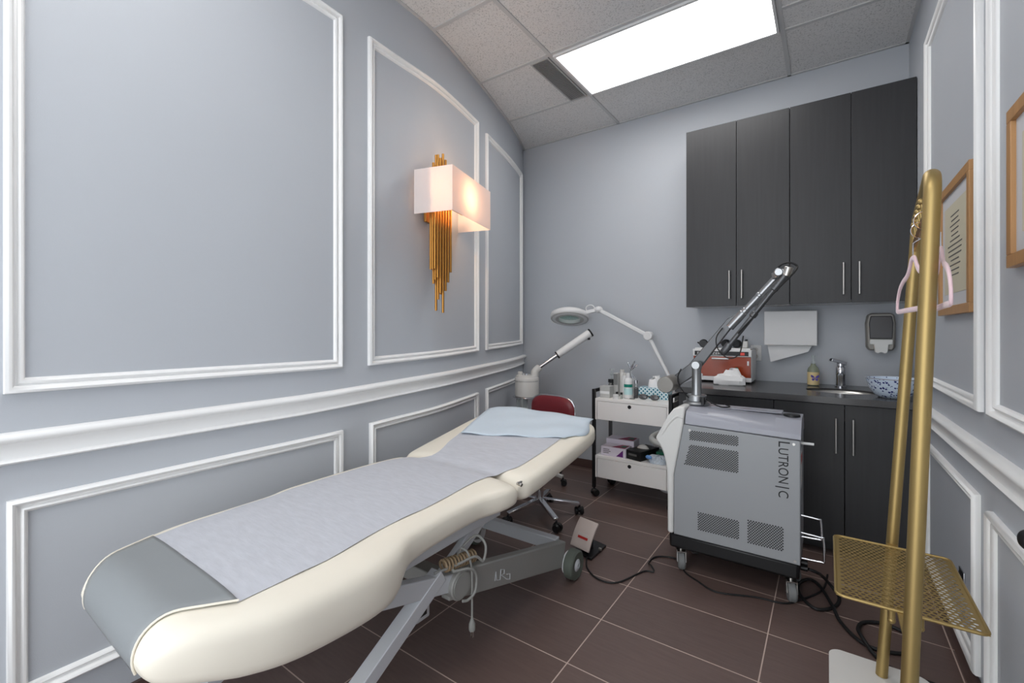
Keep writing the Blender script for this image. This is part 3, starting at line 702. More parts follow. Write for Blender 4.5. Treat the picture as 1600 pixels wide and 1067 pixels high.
# frame under the cushions
def rails(x):
    MB().bar((x, .5, .485), (x, 1.5, .505), .03, .045).build('frame_rail', M['frame_l'], bed, bevel=.003)
    MB().bar((x, 1.5, .51), (x, 2.1, .585), .03, .035).build('back_rail', M['frame_l'], bed, bevel=.003)
rails(-1.13); rails(-1.62)
mb = MB()
for y, z in ((.55, .486), (1.0, .495), (1.46, .504)): mb.bar((-1.605, y, z), (-1.145, y, z), .03, .03)
mb.build('cross_rail', M['frame_l'], bed)
def side_frame(x, sg):
    MB().bar((x, 1.17, .348), (x, 2.0, .122), .042, .098, h1=.125).build('base_arm', M['frame_d'], bed, bevel=.006)
    MB().bar((x, 1.19, .352), (x, .70, .495), .04, .062).build('lift_arm', M['frame_l'], bed, bevel=.004)
    MB().bar((x - .002 * sg, .47, .028), (x - .002 * sg, 1.13, .405), .05, .046).build('front_leg', M['frame_l'], bed, bevel=.003)
    MB().bar((x - .03 * sg, 1.14, .35), (x - .03 * sg, 1.40, .50), .024, .05).build('lift_link', M['frame_l'], bed, bevel=.003)
    pv = MB().cyl((x - .035 * sg, 1.205, .342), (x + .038 * sg, 1.205, .342), .052, n=36).build('pivot_drum', M['frame_d'], bed, bevel=.005)
    MB().cyl((x + .038 * sg, 1.205, .342), (x + .042 * sg, 1.205, .342), .043, n=36).build('end_cap', M['frame_d'], pv, smooth=True)
    w = MB().lathe([(.03, -.026), (.062, -.026), (.071, -.02), (.072, 0), (.071, .02), (.062, .026), (.03, .022)], (x + .055 * sg, 2.03, .0725), 40, axis=(sg, 0, 0)).build('wheel', M['wheel_gr'], bed, smooth=True)
    MB().lathe([(.0, .02), (.012, .02), (.012, .03), (.03, .022), (.034, .018), (.034, .0)][::-1], (x + .055 * sg, 2.03, .0725), 24, axis=(sg, 0, 0)).build('hub', M['frame_l'], w, smooth=True)
    MB().cyl((x + .018 * sg, 2.03, .0725), (x + .03 * sg, 2.03, .0725), .055, n=28).build('wheel_guard', M['white_pl'], bed, smooth=True)
side_frame(-1.105, 1); side_frame(-1.64, -1)
MB().bar((-1.62, 1.99, .17), (-1.12, 1.99, .17), .045, .062).build('cross_beam', M['frame_l'], bed, bevel=.004)
MB().bar((-1.62, 1.18, .345), (-1.14, 1.18, .345), .06, .06).build('pivot_tube', M['frame_d'], bed, bevel=.004)
MB().bar((-1.64, .5, .03), (-1.1, .5, .03), .05, .055).build('foot_bar', M['frame_l'], bed, bevel=.004)
cb = bx(-1.165, -1.135, 1.05, 1.115, .255, .37).build('control_box', M['frame_l'], bed, bevel=.006)
bx(-1.1347, -1.133, 1.068, 1.098, .272, .29).build('switch', M['black'], cb, bevel=.003)
# small relief bars on the beam face
mb = MB(); q = [(1.42, -.022), (1.426, .012), (1.432, -.022), (1.455, -.024), (1.46, .016), (1.484, .012), (1.482, -.004), (1.462, -.006), (1.50, -.03), (1.522, -.034), (1.524, -.012), (1.50, -.01)]
mb.tube([(-1.0835, yy, .345 - (yy - 1.17) * .272 + dz) for yy, dz in q], .0022, 6); mb.build('relief_mark', M['frame_l'], bed)
# coiled lead, looped mains cord and plug
hx_ = [Vector((-1.09 + .02 * math.cos(t_ * .9), 1.13 + .17 * t_ / 75, .435 + .02 * math.sin(t_ * .9) - .03 * t_ / 75)) for t_ in range(0, 76)]
MB().tube(smooth_path(hx_, 2), .0045, 6).build('coiled_lead', M['coil'], bed, smooth=True)
MB().tube(smooth_path([(-1.10, 1.10, .42), (-1.07, 1.18, .425), (-1.06, 1.27, .42), (-1.055, 1.31, .39), (-1.06, 1.33, .44), (-1.09, 1.31, .475), (-1.1, 1.24, .45), (-1.07, 1.16, .415), (-1.05, 1.22, .40), (-1.052, 1.265, .36), (-1.052, 1.26, .30), (-1.055, 1.225, .285), (-1.06, 1.20, .29)], 8), .0048, 8).build('cord_loop', M['cord_grey'], bed, smooth=True)
MB().tube(smooth_path([(-1.1, 1.235, .455), (-1.075, 1.245, .44), (-1.06, 1.25, .38), (-1.06, 1.252, .30), (-1.06, 1.252, .20)], 6), .004, 8).build('mains_cord', M['cord_grey'], bed, smooth=True)
pl = MB().lathe([(.005, .04), (.008, .03), (.012, .02), (.012, 0), (.010, -.005)], (-1.06, 1.252, .162), 14).build('plug', M['cord_grey'], bed, smooth=True)
mb = MB()
for dx in (-.005, .005): mb.box(-1.06 + dx - .001, -1.06 + dx + .001, 1.249, 1.255, .135, .158)
mb.build('prongs', M['steel'], pl)

# disposable sheet and pad lying on the bed
NEAR = [(.466, -1.079), (.7, -1.082), (.914, -1.115), (1.13, -1.125), (1.35, -1.145), (1.5, -1.13), (1.6, -1.09), (1.95, -1.085), (2.2, -1.09)]
FAR = [(.466, -1.616), (.56, -1.638), (.68, -1.655), (.9, -1.672), (1.1, -1.68), (1.35, -1.678), (1.45, -1.64), (1.53, -1.54), (1.7, -1.59), (1.95, -1.66), (2.2, -1.70)]
def bed_top(x, y):
    k = math.exp(-((y - 1.5) / .035) ** 2)
    def sf(l, r): u = min(.985, abs((x - (l + r) / 2) / ((r - l) / 2))); return (1 - u ** 4) ** .25
    if y < 1.5:
        h = sinterp(HS, y); z = ZS - h + h * sf(sinterp(XLs, y), sinterp(XRs, y))
    else: z = back_top(y) - .066 + .066 * sf(sinterp(XLb, min(y, 2.2)), sinterp(XRb, min(y, 2.2)))
    return z - .006 * k
mb = MB(); NYS, NXS = 90, 28
def ps(i, j):
    y = .466 + (2.15 - .466) * i / (NYS - 1); l = sinterp(FAR, y); r = sinterp(NEAR, y); x = l + (r - l) * j / (NXS - 1)
    wv = .0012 * math.sin(x * 31 + 3 * math.sin(y * 9)) * math.sin(y * 23) + .0008 * math.sin(x * 63 + y * 41)
    return Vector((x, y, bed_top(x, y) + .0027 + wv * .7))
mb.grid(NYS, NXS, ps); o = mb.build('bed_sheet', M['paper'], None, loc=(-1.38, 1.3, .655), smooth=True, angle=180)
tag(o, 'pale grey disposable sheet spread over the cream treatment bed', 'bed sheet')
mb = MB()
def pd(i, j):
    v = i / 23; q = j / 25
    y0 = 1.80 + .10 * q + .07 * q * q; y1 = 2.30; y = y0 + (y1 - y0) * v
    l = -1.60 - .17 * v; r = -1.065 + .05 * math.sin(PI * min(1, v * 1.1)) ** 2
    x = l + (r - l) * q
    z = bed_top(max(min(x, -1.035), -1.77), min(y, 2.24)) + .010
    z += .004 * math.sin(x * 22 + y * 13) + .004 * math.sin(y * 31 - x * 17) * q
    over = max(0, x + 1.04); z -= over * .6
    z += .012 * v * (1 - q) ** 2
    return Vector((x, y, z))
mb.grid(24, 26, pd); o = mb.build('absorbent_pad', M['pad'], None, loc=(-1.38, 2.05, .73), smooth=True, thick=.004, angle=180)
tag(o, 'pale blue absorbent pad draped over the head end of the bed', 'pad')

# ------------------------------------------------------------------ casters
def caster(parent, x, y, r, zt, a, m_w, m_f, w=.022, twin=False):
    d = Vector((math.cos(a), math.sin(a), 0)); n = Vector((-d.y, d.x, 0)); c = Vector((x, y, r + .0005)) + d * r * .35
    mb = MB()
    if twin:
        mb.cyl((x, y, r), (x, y, zt), .007, n=12).bar(c - n * .004 + Vector((0, 0, .0)), c + n * .004, .02, .02)
        mb.lathe([(r * .5, 0), (r * .9, r * .55), (r * .55, r * 1.08), (.001, r * 1.15)], (x, y, r), 16)
    else:
        mb.cyl((x, y, 2 * r + .006), (x, y, zt), .009, n=12)
        for s_ in (-1, 1): mb.bar(Vector((x, y, 2 * r + .004)) + n * s_ * (w / 2 + .004), c + n * s_ * (w / 2 + .004) - Vector((0, 0, .006)), .003, r * .8, up=d)
        mb.box(-w / 2 - .006, w / 2 + .006, -r * .6, r * .6, 0, .006, Matrix.Translation((x, y, 2 * r + .002)) @ Matrix.Rotation(a - PI / 2, 4, 'Z'))
    f = mb.build('caster', m_f, parent, smooth=twin)
    mb = MB()
    if twin:
        for s_ in (-1, 1): mb.lathe([(.004, -w * .22), (r * .85, -w * .22), (r, -w * .1), (r, w * .1), (r * .8, w * .24), (.004, w * .26)], c + n * s_ * w * .36, 22, axis=n)
    else: mb.lathe([(.004, -w * .5), (r * .86, -w * .5), (r, -w * .3), (r, w * .3), (r * .86, w * .5), (.004, w * .5)], c, 26, axis=n)
    mb.build('wheel', m_w, f, smooth=True)
    return f

# ------------------------------------------------------------------ red stool
ST = (-1.60, 2.60)
t = thing('stool', 'rolling stool with red padded back and chrome star base behind the bed', 'stool', (ST[0], ST[1], 0))
MB().lathe([(.02, 0), (.17, 0), (.185, .012), (.188, .03), (.175, .05), (.12, .062), (.01, .064)], (ST[0], ST[1], .47), 36).build('seat', M['red_vinyl'], t, smooth=True)
MB().cyl((ST[0], ST[1], .09), (ST[0], ST[1], .28), .025).cyl((ST[0], ST[1], .28), (ST[0], ST[1], .468), .015).build('column', M['chrome'], t, smooth=True)
for i in range(5):
    a = math.radians(-36 + 72 * i); e = Vector((ST[0] + .27 * math.cos(a), ST[1] + .27 * math.sin(a), .075)); s0 = Vector((ST[0] + .02 * math.cos(a), ST[1] + .02 * math.sin(a), .105))
    MB().bar(s0, e, .034, .03, h1=.018).build('leg', M['chrome'], t, bevel=.004)
    caster(t, e.x, e.y, .026, .068, a + .6 + i, M['black'], M['black'], .05, True)
MB().tube(smooth_path([(ST[0] - .01, ST[1] + .02, .462), (ST[0] - .03, ST[1] + .2, .455), (ST[0] - .055, ST[1] + .30, .50), (ST[0] - .06, ST[1] + .295, .60)], 6), .012, 10).build('back_support', M['chrome'], t, smooth=True)
bc = Vector((-1.668, 2.865, .645)); bw, bh = .196, .125
def backp(k_, y, f=1.):
    out = []
    for i in range(48):
        a = 2 * PI * i / 48; out.append((bw * f * sgnp(math.cos(a), .62), bh * f * sgnp(math.sin(a), .62 if math.sin(a) > 0 else .5)))
    return out
def bpt(u, v, h): return bc + Vector((u, .02 - .25 * u * u * 0 + .0 - h, v)) + Vector((.12 * h, 0, 0)) + Vector((0, -u * .1, u * .0))
mb = MB(); loops = [(1.0, -.012), (1.0, .002), (.93, .016), (.78, .026), (.5, .031), (.02, .032)]
mb.grid(len(loops), 48, lambda i, j: bpt(*backp(0, 0, loops[i][0])[j], loops[i][1]), cv=True); mb.add([bpt(*p, -.012) for p in backp(0, 0)], [tuple(range(48))])
br = mb.build('backrest', M['red_vinyl'], t, smooth=True)
MB().tube([bpt(u * 1.01, v * 1.015, -.004) for u, v in backp(0, 0)], .0075, 10, closed=True).build('chrome_rim', M['chrome'], br, smooth=True)

# ------------------------------------------------------------------ facial steamer
t = thing('facial_steamer', 'ivory facial steamer with raised nozzle arm in the far left corner', 'facial steamer', (-2.0, 3.2, 0))
SP = Vector((-2.0, 3.2, 0))
MB().cyl(SP + Vector((0, 0, .1)), SP + Vector((0, 0, .692)), .016, n=18).build('stand_pole', M['chrome'], t, smooth=True)
for i in range(5):
    a = math.radians(72 * i); e = SP + Vector((.25 * math.cos(a), .25 * math.sin(a), .07))
    MB().bar(SP + Vector((0, 0, .1)), e, .03, .025).build('leg', M['ivory'], t, bevel=.004)
    caster(t, e.x, e.y, .024, .066, a + .5, M['black'], M['black'], .042, True)
BC = Vector((-2.075, 3.165, 0))
MB().lathe([(.09, .70), (.098, .705), (.101, .73), (.101, .852), (.097, .862), (.094, .864), (.094, .872), (.09, .878), (.001, .879)], BC, 40).build('body', M['ivory'], t, smooth=True)
MB().lathe([(.001, .692), (.118, .692), (.12, .696), (.118, .700), (.001, .700)], BC, 40).build('tray', M['chrome'], t, smooth=True)
mb = MB()
for i in range(26):
    a = math.radians(-150 + i * 6.2); d = Vector((math.cos(a), math.sin(a), 0)); mb.bar(BC + d * .1012 + Vector((0, 0, .825)), BC + d * .1012 + Vector((0, 0, .838)), .004, .0012, up=d)
mb.build('vent_slots', M['grey_pl'], t)
MB().lathe([(.045, .58), (.047, .585), (.047, .68), (.04, .691)], BC + Vector((-.03, -.03, 0)), 24).build('water_jar', M['glass'], t, smooth=True)
MB().lathe([(.03, .4), (.032, .57), (.02, .579)], BC + Vector((-.03, -.03, 0)), 20).build('jar_lamp', M['chrome'], t, smooth=True)
MB().lathe([(.02, .0), (.022, .01), (.022, .022), (.016, .028)], BC + Vector((-.055, -.02, .8785)), 20).build('filler_cap', M['ivory'], t, smooth=True)
mb = MB()
for q in (-.012, .018): mb.lathe([(.012, .0), (.012, .012), (.008, .016)], BC + Vector((q, -.03, .8785)), 14)
mb.build('knobs', M['chrome'], t, smooth=True)
n0 = Vector((-2.015, 3.19, .87)); n1 = Vector((-1.985, 3.225, .945)); n2 = Vector((-1.862, 3.31, 1.048)); n3 = Vector((-1.64, 3.47, 1.232))
MB().tube(smooth_path([n0, n0 + Vector((.005, .005, .04)), n1], 6), [.034] * 6 + [.032] * 6 + [.024], 18).build('elbow', M['ivory'], t, smooth=True)
MB().cyl(n1, n2, .016, n=16).build('steam_tube', M['chrome'], t, smooth=True)
dn = (n3 - n2).normalized()
mb = MB().cyl(n2, n3, .031, .035, 24); hd = mb.build('nozzle_head', M['white_pl'], t, bevel=.003)
MB().cyl(n2 - dn * .008, n2 + dn * .003, .033, n=24).build('rear_ring', M['black'], hd, smooth=True)
MB().cyl(n3 - dn * .002, n3 + dn * .012, .037, n=24).cyl(n3 - dn * .03 + Vector((.01, -.01, -.03)), n3 - dn * .005 + Vector((.01, -.01, -.042)), .012, n=14).build('nozzle_tip', M['black'], hd, smooth=True)

# ------------------------------------------------------------------ magnifier lamp
t = thing('magnifier_lamp', 'white magnifying lamp with round head and jointed arm behind the trolley', 'magnifier lamp', (-.99, 3.61, 0))
LB = Vector((-.985, 3.61, 0))
MB().lathe([(.11, 0), (.115, .006), (.115, .025), (.1, .034), (.02, .036)], LB, 36).build('base', M['white_pl'], t, smooth=True)
MB().cyl(LB + Vector((0, 0, .036)), LB + Vector((0, 0, .80)), .014, n=18).build('pole', M['white_pl'], t, smooth=True)
j0 = LB + Vector((0, 0, .815)); j1 = Vector((-1.175, 3.57, 1.21)); j2 = Vector((-1.598, 3.55, 1.432)); hd = Vector((-1.857, 3.52, 1.375))
MB().ball(j0, .028).build('base_joint', M['white_pl'], t, smooth=True)
MB().bar(j0, j1, .034, .026).build('lower_arm', M['white_pl'], t, bevel=.006)
MB().cyl(j1 + Vector((0, -.03, 0)), j1 + Vector((0, .03, 0)), .036, n=24).build('elbow', M['white_pl'], t, bevel=.006)
MB().bar(j1, j2, .034, .03).build('upper_arm', M['white_pl'], t, bevel=.006)
mb = MB().ball(j2, .032, sc=(1.2, 1, .9)).bar(j2, hd + Vector((.16, 0, .035)), .03, .03); mb.build('head_joint', M['white_pl'], t, bevel=.005)
MB().tube([j2 + Vector((-.075 + .04 * math.cos(a * PI / 9), -.005, .012 + .03 * math.sin(a * PI / 9))) for a in range(18)], .0045, 8, closed=True).build('clamp_ring', M['white_pl'], t, smooth=True)
ax = Vector((-.12, .31, .94)).normalized()
MB().lathe([(.098, -.028), (.15, -.028), (.168, -.018), (.171, .0), (.165, .022), (.145, .034), (.105, .036), (.096, .03), (.096, -.026)], hd, 48, axis=ax, cap=False).build('ring_head', M['white_pl'], t, smooth=True, angle=60)
MB().lathe([(.1, -.0292), (.162, -.0262), (.166, -.0215)], hd, 48, axis=ax, cap=False).build('light_ring', M['grey_box'], t, smooth=True)
MB().lathe([(.001, -.012), (.06, -.008), (.0955, .002), (.06, .014), (.001, .018)], hd, 40, axis=ax, cap=False).build('lens', M['lens'], t, smooth=True)

# ------------------------------------------------------------------ trolley
CX0, CX1, CY0, CY1 = -1.437, -.893, 3.135, 3.47
t = thing('trolley', 'white two-drawer trolley on casters between bed and laser machine', 'trolley', ((CX0 + CX1) / 2, 3.3, 0))
for z0, z1 in ((.583, .742), (.147, .312)):
    mb = MB().box(CX0, CX1, CY0 + .012, CY1, z1 - .02, z1).box(CX0, CX1, CY0 + .012, CY1, z0, z0 + .012).box(CX0, CX0 + .012, CY0 + .012, CY1, z0 + .012, z1 - .02).box(CX1 - .012, CX1, CY0 + .012, CY1, z0 + .012, z1 - .02).box(CX0 + .012, CX1 - .012, CY1 - .012, CY1, z0 + .012, z1 - .02)
    mb.box(CX0, CX1, CY0, CY0 + .012, z1 - .018, z1).box(CX0, CX0 + .012, CY0, CY0 + .012, z0, z1 - .018).box(CX1 - .012, CX1, CY0, CY0 + .012, z0, z1 - .018)
    mb.build('shelf_box', M['cart'], t)
    d = bx(CX0 + .015, CX1 - .015, CY0, CY0 + .0118, z0 + .001, z1 - .021).build('drawer', M['cart'], t, bevel=.002)
    MB().cyl(((CX0 + CX1) / 2 - .005, CY0 - .0004, z1 - .043), ((CX0 + CX1) / 2 - .005, CY0 - .003, z1 - .043), .013, n=24).build('finger_hole', M['black'], d)
for x in (CX0 - .0135, CX1 + .0135):
    for y in (CY0 + .008, CY1 - .012):
        bx(x - .0125, x + .0125, y - .012, y + .012, .065, .81).build('post', M['alu_d'] if y > 3.3 else M['black'], t, bevel=.003)
        caster(t, x, y, .026, .07, .9, M['black_rub'], M['black'], .05, True)
for x in (CX0 - .0135, CX1 + .0135): bx(x - .0085, x + .0085, CY0 + .0202, CY1 - .0242, .785, .81).build('side_handle', M['black'], t, bevel=.003)
def boxy(name, label, cat, x0, x1, y0, y1, z0, h, m, group=None, rz=0., part='body', bev=.002):
    c = Vector(((x0 + x1) / 2, (y0 + y1) / 2, z0)); R = Matrix.Translation(c) @ Matrix.Rotation(rz, 4, 'Z')
    t = thing(name, label, cat, tuple(c), group)
    MB().box(-(x1 - x0) / 2, (x1 - x0) / 2, -(y1 - y0) / 2, (y1 - y0) / 2, 0, h, R).build(part, m, t, bevel=bev)
    return t, R
zt = .7426
t, R = boxy('carton', 'small silver-grey cube carton at the left end of the trolley top', 'carton', -1.425, -1.345, 3.19, 3.27, zt, .088, M['grey_box'])
MB().box(-.038, .038, -.0412, -.0402, .03, .05, R).build('band', M['white_ink'], t)
def bottle(label, x, y, prof, m, parts=(), cat='bottle', name='bottle', group=None):
    c = Vector((x, y, zt)); t = thing(name, label, cat, tuple(c), group)
    MB().lathe(prof, c, 24).build('body', m, t, smooth=True)
    for nm, pr, mm in parts: MB().lathe(pr, c, 20).build(nm, mm, t, smooth=True)
    return t
bottle('clear pump bottle with a dark band behind the grey carton', -1.41, 3.385, [(.02, 0), (.024, .004), (.024, .085), (.012, .10), (.001, .101)], M['glass'], (('collar', [(.028, .096), (.028, .122), (.02, .123)], M['black']), ('pump', [(.007, .122), (.007, .155), (.014, .157), (.014, .168), (.006, .17), (.006, .195), (.017, .197), (.017, .206), (.002, .207)], M['glass'])), name='pump_bottle')
t, R = boxy('carton', 'tall slim grey carton behind the small jar on the trolley', 'carton', -1.358, -1.322, 3.295, 3.33, zt, .182, M['grey_box'])
MB().box(-.0172, .0172, -.0187, -.0178, .09, .175, R).build('print', M['grey_pl'], t)
bottle('tall white bottle with ribbed cap second from the green-labelled one', -1.312, 3.36, [(.022, 0), (.026, .004), (.026, .165), (.022, .18), (.018, .182), (.018, .205), (.001, .206)], M['ivory'])
bottle('white tube bottle directly left of the green-labelled bottle', -1.272, 3.31, [(.018, 0), (.022, .004), (.022, .12), (.019, .165), (.001, .168)], M['white_pl'], (('cap', [(.012, .165), (.012, .185), (.001, .186)], M['ivory']),))
bottle('white bottle with a teal green label in the middle of the trolley top', -1.228, 3.265, [(.026, 0), (.031, .004), (.031, .125), (.026, .145), (.014, .155), (.001, .156)], M['white_pl'], (('label', [(.0316, .085), (.0316, .108)], M['teal']), ('lower_label', [(.0315, .03), (.0315, .078)], M['cyan']), ('pump_cap', [(.014, .154), (.015, .175), (.012, .19), (.001, .191)], M['white_pl'])))
c = Vector((-1.25, 3.395, zt)); t = thing('tool_cup', 'white cup of chrome tweezers and tools behind the bottles', 'cup', tuple(c))
MB().lathe([(.028, 0), (.03, .003), (.032, .14), (.029, .14), (.027, .006), (.001, .005)], c, 24).build('cup', M['white_pl'], t, smooth=True, angle=60)
for dx, k_, ln in ((-.014, -.03, .27), (.004, .03, .275), (.014, .05, .25)):
    MB().tube(smooth_path([c + Vector((dx, 0, .006)), c + Vector((dx + k_ * .4, 0, .12)), c + Vector((dx - k_ * .4, 0, .19)), c + Vector((dx + k_ * .7, 0, ln))], 5), [.004] * 12 + [.007, .008, .006, .003], 8).build('tool', M['chrome'], t, smooth=True)
bottle('small chrome-capped bottle right of the green-labelled bottle', -1.185, 3.315, [(.014, 0), (.016, .003), (.016, .075), (.007, .085), (.001, .086)], M['smoke'], (('cap', [(.009, .084), (.009, .108), (.014, .11), (.014, .135), (.002, .136)], M['chrome']),))
bottle('tiny white jar at the front edge of the trolley top', -1.29, 3.175, [(.019, 0), (.021, .003), (.021, .034), (.001, .035)], M['white_pl'], name='jar', cat='jar')
def vial(x, y, label):
    bottle(label, x, y, [(.008, 0), (.009, .002), (.009, .03), (.001, .031)], M['glass'], (('cap', [(.009, .031), (.009, .046), (.001, .047)], M['black']),), name='vial', cat='vial')
vial(-1.305, 3.235, 'little black-capped vial behind the tiny jar, the left one'); vial(-1.262, 3.215, 'little black-capped vial behind the tiny jar, the right one')
t, R = boxy('tissue_box', 'tissue box with blue and white ring pattern on the trolley', 'tissue box', -1.17, -.95, 3.325, 3.43, zt, .083, M['ringcard'], rz=-.03)
tissue_tuft(-1.065, 3.377, zt + .082, .05, .03, .1, t, 11)
c = Vector((-1.07, 3.262, zt)); t = thing('goggles', 'dark protective goggles in front of the patterned tissue box', 'goggles', tuple(c))
for sx_ in (-1, 1): MB().lathe([(.030, -.003), (.032, .0), (.025, .010), (.002, .014)], c + Vector((sx_ * .042, -.002, .0225)), 22, axis=(0, -1, .25), sx=1.1, sy=.66).build('lens', M['smoke'], t, smooth=True)
MB().bar(c + Vector((-.014, .002, .026)), c + Vector((.014, .002, .026)), .006, .008).build('bridge', M['black'], t)
MB().tube(smooth_path([c + Vector(p) for p in ((-.072, .006, .024), (-.11, .012, .02), (-.125, .03, .006), (-.10, -.025, .0045), (-.135, -.03, .0045))], 6), .0025, 6).build('strap', M['black'], t, smooth=True)
t, R = boxy('tray', 'small clear tray at the right end of the trolley top', 'tray', -.94, -.897, 3.30, 3.42, zt, .03, M['white_pl'])
# lower shelf
zl = .3126
def glovebox(label, x0, x1, y0, y1, z, rz, H=.068):
    t, R = boxy('glove_box', label, 'glove box', x0, x1, y0, y1, z, H, M['lav'], 'glove boxes on the lower trolley shelf', rz)
    w, d = (x1 - x0) / 2, (y1 - y0) / 2
    MB().add([R @ Vector(p) for p in ((w - .02, -d - .0008, .006), (w * .25, -d - .0008, .006), (w - .02, -d - .0008, .058))], [(0, 1, 2)]).build('purple_print', M['purple'], t)
    mb = MB()
    for k_, (a, b) in enumerate(((-.8, -.3), (-.8, -.2), (-.8, -.35))): mb.add([R @ Vector(p) for p in ((w * a, -d - .0008, .046 - k_ * .013), (w * b, -d - .0008, .046 - k_ * .013), (w * b, -d - .0008, .051 - k_ * .013), (w * a, -d - .0008, .051 - k_ * .013))], [(0, 1, 2, 3)])
    mb.build('grey_print', M['ink'], t)
    MB().add([R @ Vector(p) for p in ((-w * .2, -d + .01, H + .0008), (w - .01, -d + .01, H + .0008), (w - .01, d - .01, H + .0008), (w * .3, d - .01, H + .0008))], [(0, 1, 2, 3)]).build('crimson_print', M['magenta'], t)
    MB().add([R @ Vector(p) for p in ((w * .4, -.02, H + .0014), (w * .8, -.02, H + .0014), (w * .8, d * .5, H + .0014), (w * .5, d * .5, H + .0014))], [(0, 1, 2, 3)]).build('green_print', M['green'], t)
glovebox('white and purple glove box at the front of the lower trolley shelf', -1.405, -1.21, 3.165, 3.285, zl, .0)
glovebox('white and crimson glove box behind the front one on the lower trolley shelf', -1.42, -1.2, 3.30, 3.43, zl, .03, .10)
t, R = boxy('glove_box', 'black glove box in the middle of the lower trolley shelf', 'glove box', -1.18, -1.06, 3.16, 3.40, zl, .066, M['black'], 'glove boxes on the lower trolley shelf', -.28)
MB().box(-.04, .03, -.1212, -.1203, .03, .045, R).build('print', M['ink'], t)
MB().lathe([(.02, 0), (.045, .002), (.03, .02), (.012, .028)], R @ Vector((0, .0, .0662)), 14, sx=1.0, sy=.6).build('glove', M['ivory'], t, smooth=True)
def bag(label, x, y, w, d, h, m, seed, name='plastic_bag', cat='bag', z=zl):
    random.seed(seed); c = Vector((x, y, z)); mb = MB(); n = 18; J = [[random.uniform(.75, 1.1) for _ in range(n)] for _ in range(6)]
    def f(i, j):
        a = 2 * PI * j / n; k_ = (.5, .98, 1.0, .85, .55, .1)[i]; zz = (0, .02, .4, .75, .95, 1.)[i]
        jt = J[i][j] if 0 < i < 5 else 1
        return c + Vector((w * k_ * jt * math.cos(a), d * k_ * jt * math.sin(a), h * zz * (jt if i > 1 else 1)))
    mb.grid(6, n, f, cv=True); mb.add([f(0, j) for j in range(n)], [tuple(range(n))]); mb.add([f(5, j) for j in range(n)], [tuple(range(n))])
    t = thing(name, label, cat, tuple(c)); mb.build('body', m, t, smooth=True); return t, c
M['wrap'] = mat('shiny_wrap', (186, 196, 206), .15, var=.45, vscale=90, bump=.8, bscale=110)
t, c = bag('crinkled clear plastic bag at the right end of the lower trolley shelf', -.985, 3.2, .075, .05, .055, M['wrap'], 5)
MB().ball(c + Vector((-.055, -.035, .04)), .018, sc=(1.3, .6, .8)).build('blue_seal', M['sky'], t, smooth=True)
boxy('folder', 'flat green packet behind the plastic bag on the trolley shelf', 'packet', -1.03, -.91, 3.30, 3.40, zl, .05, M['green'])
t = bottle('orange bottle at the back right of the lower trolley shelf', -.935, 3.435, [(.02, 0), (.022, .003), (.022, .06), (.012, .08), (.001, .081)], M['orange'])
t.location.z -= (zt - zl)

# ------------------------------------------------------------------ laser machine
LS = thing('laser_machine', 'grey wheeled laser machine with jointed arm in front of the cabinets', 'laser machine', (-.4, 2.56, 0))
LX0, LX1, LY0, LY1 = -.69, -.1, 2.40, 2.72
bx(LX0 + .005, LX1 - .004, LY0 + .012, LY1 - .012, .112, .1895).build('base_skirt', M['black'], LS, bevel=.014)
P1 = [(-.658, .19), (LX1, .19), (LX1, .752), (-.607, .768), (-.656, .50)]
MB().prism(P1, LY0, LY1, lambda u, v, a: Vector((u, a, v))).build('side_panels', M['laser_grey'], LS, bevel=.004)
xs = [-.5995, -.5, -.35, -.2, LX1 + .002]
def topsec(i, j):
    x = xs[i]; q = (x + .6) / .5; cz = .834 - .045 * q; tp = .852 - .012 * q
    sec = [(LY0 - .001, .755 + (.0145 - .014 * q)), (LY0 + .002, .80 - .02 * q), (LY0 + .02, cz), (LY0 + .07, tp - .004), (LY0 + .11, tp), (LY1 - .09, tp), (LY1 - .06, tp - .004), (LY1 - .02, cz), (LY1, .80 - .02 * q), (LY1 + .001, .755 + (.0145 - .014 * q))]
    return Vector((x, sec[j][0], sec[j][1]))
mb = MB(); mb.grid(5, 10, topsec, cv=True); mb.add([topsec(4, j) for j in range(10)], [tuple(range(10))]); mb.add([topsec(0, j) for j in range(10)], [tuple(range(10))])
tc_ = mb.build('top_cover', M['laser_top'], LS, bevel=.004)
bx(-.50, -.18, LY0 + .125, LY1 - .10, .8475, .8535).build('ridge', M['laser_top'], tc_, bevel=.003)
MB().lathe([(.034, 0), (.036, .004), (.034, .012), (.02, .014)], (-.14, 2.53, .8385), 28).build('black_cap', M['black'], LS, smooth=True)
FS = [(-.6005, .858), (-.63, .858), (-.66, .842), (-.69, .80), (-.715, .75), (-.742, .70), (-.752, .68), (-.748, .664), (-.73, .645), (-.71, .60), (-.698, .55), (-.692, .49), (-.69, .42), (-.69, .20), (-.686, .1905), (-.6595, .1905), (-.6575, .50), (-.609, .768)]
MB().prism(FS, LY0 - .002, LY1 + .002, lambda u, v, a: Vector((u, a, v))).build('front_shell', M['laser_white'], LS, bevel=.012, segs=3)
MB().tube(smooth_path([(-.612, LY0 - .001, .80), (-.64, LY0 - .002, .805), (-.68, LY0 - .001, .765), (-.715, LY0 + .002, .705), (-.742, LY0 + .012, .668)], 6), .006, 8).build('shell_crease', M['laser_white'], LS, smooth=True)
MB().tube(smooth_path([(-.70, 2.43, .635), (-.77, 2.435, .65), (-.80, 2.50, .655), (-.80, 2.62, .655), (-.77, 2.685, .65), (-.70, 2.69, .635)], 6), .017, 12).build('front_handle', M['frame_d'], LS, smooth=True)
bx(-.785, -.70, 2.45, 2.67, .615, .64).build('front_tray', M['grey_pl'], LS, bevel=.008)
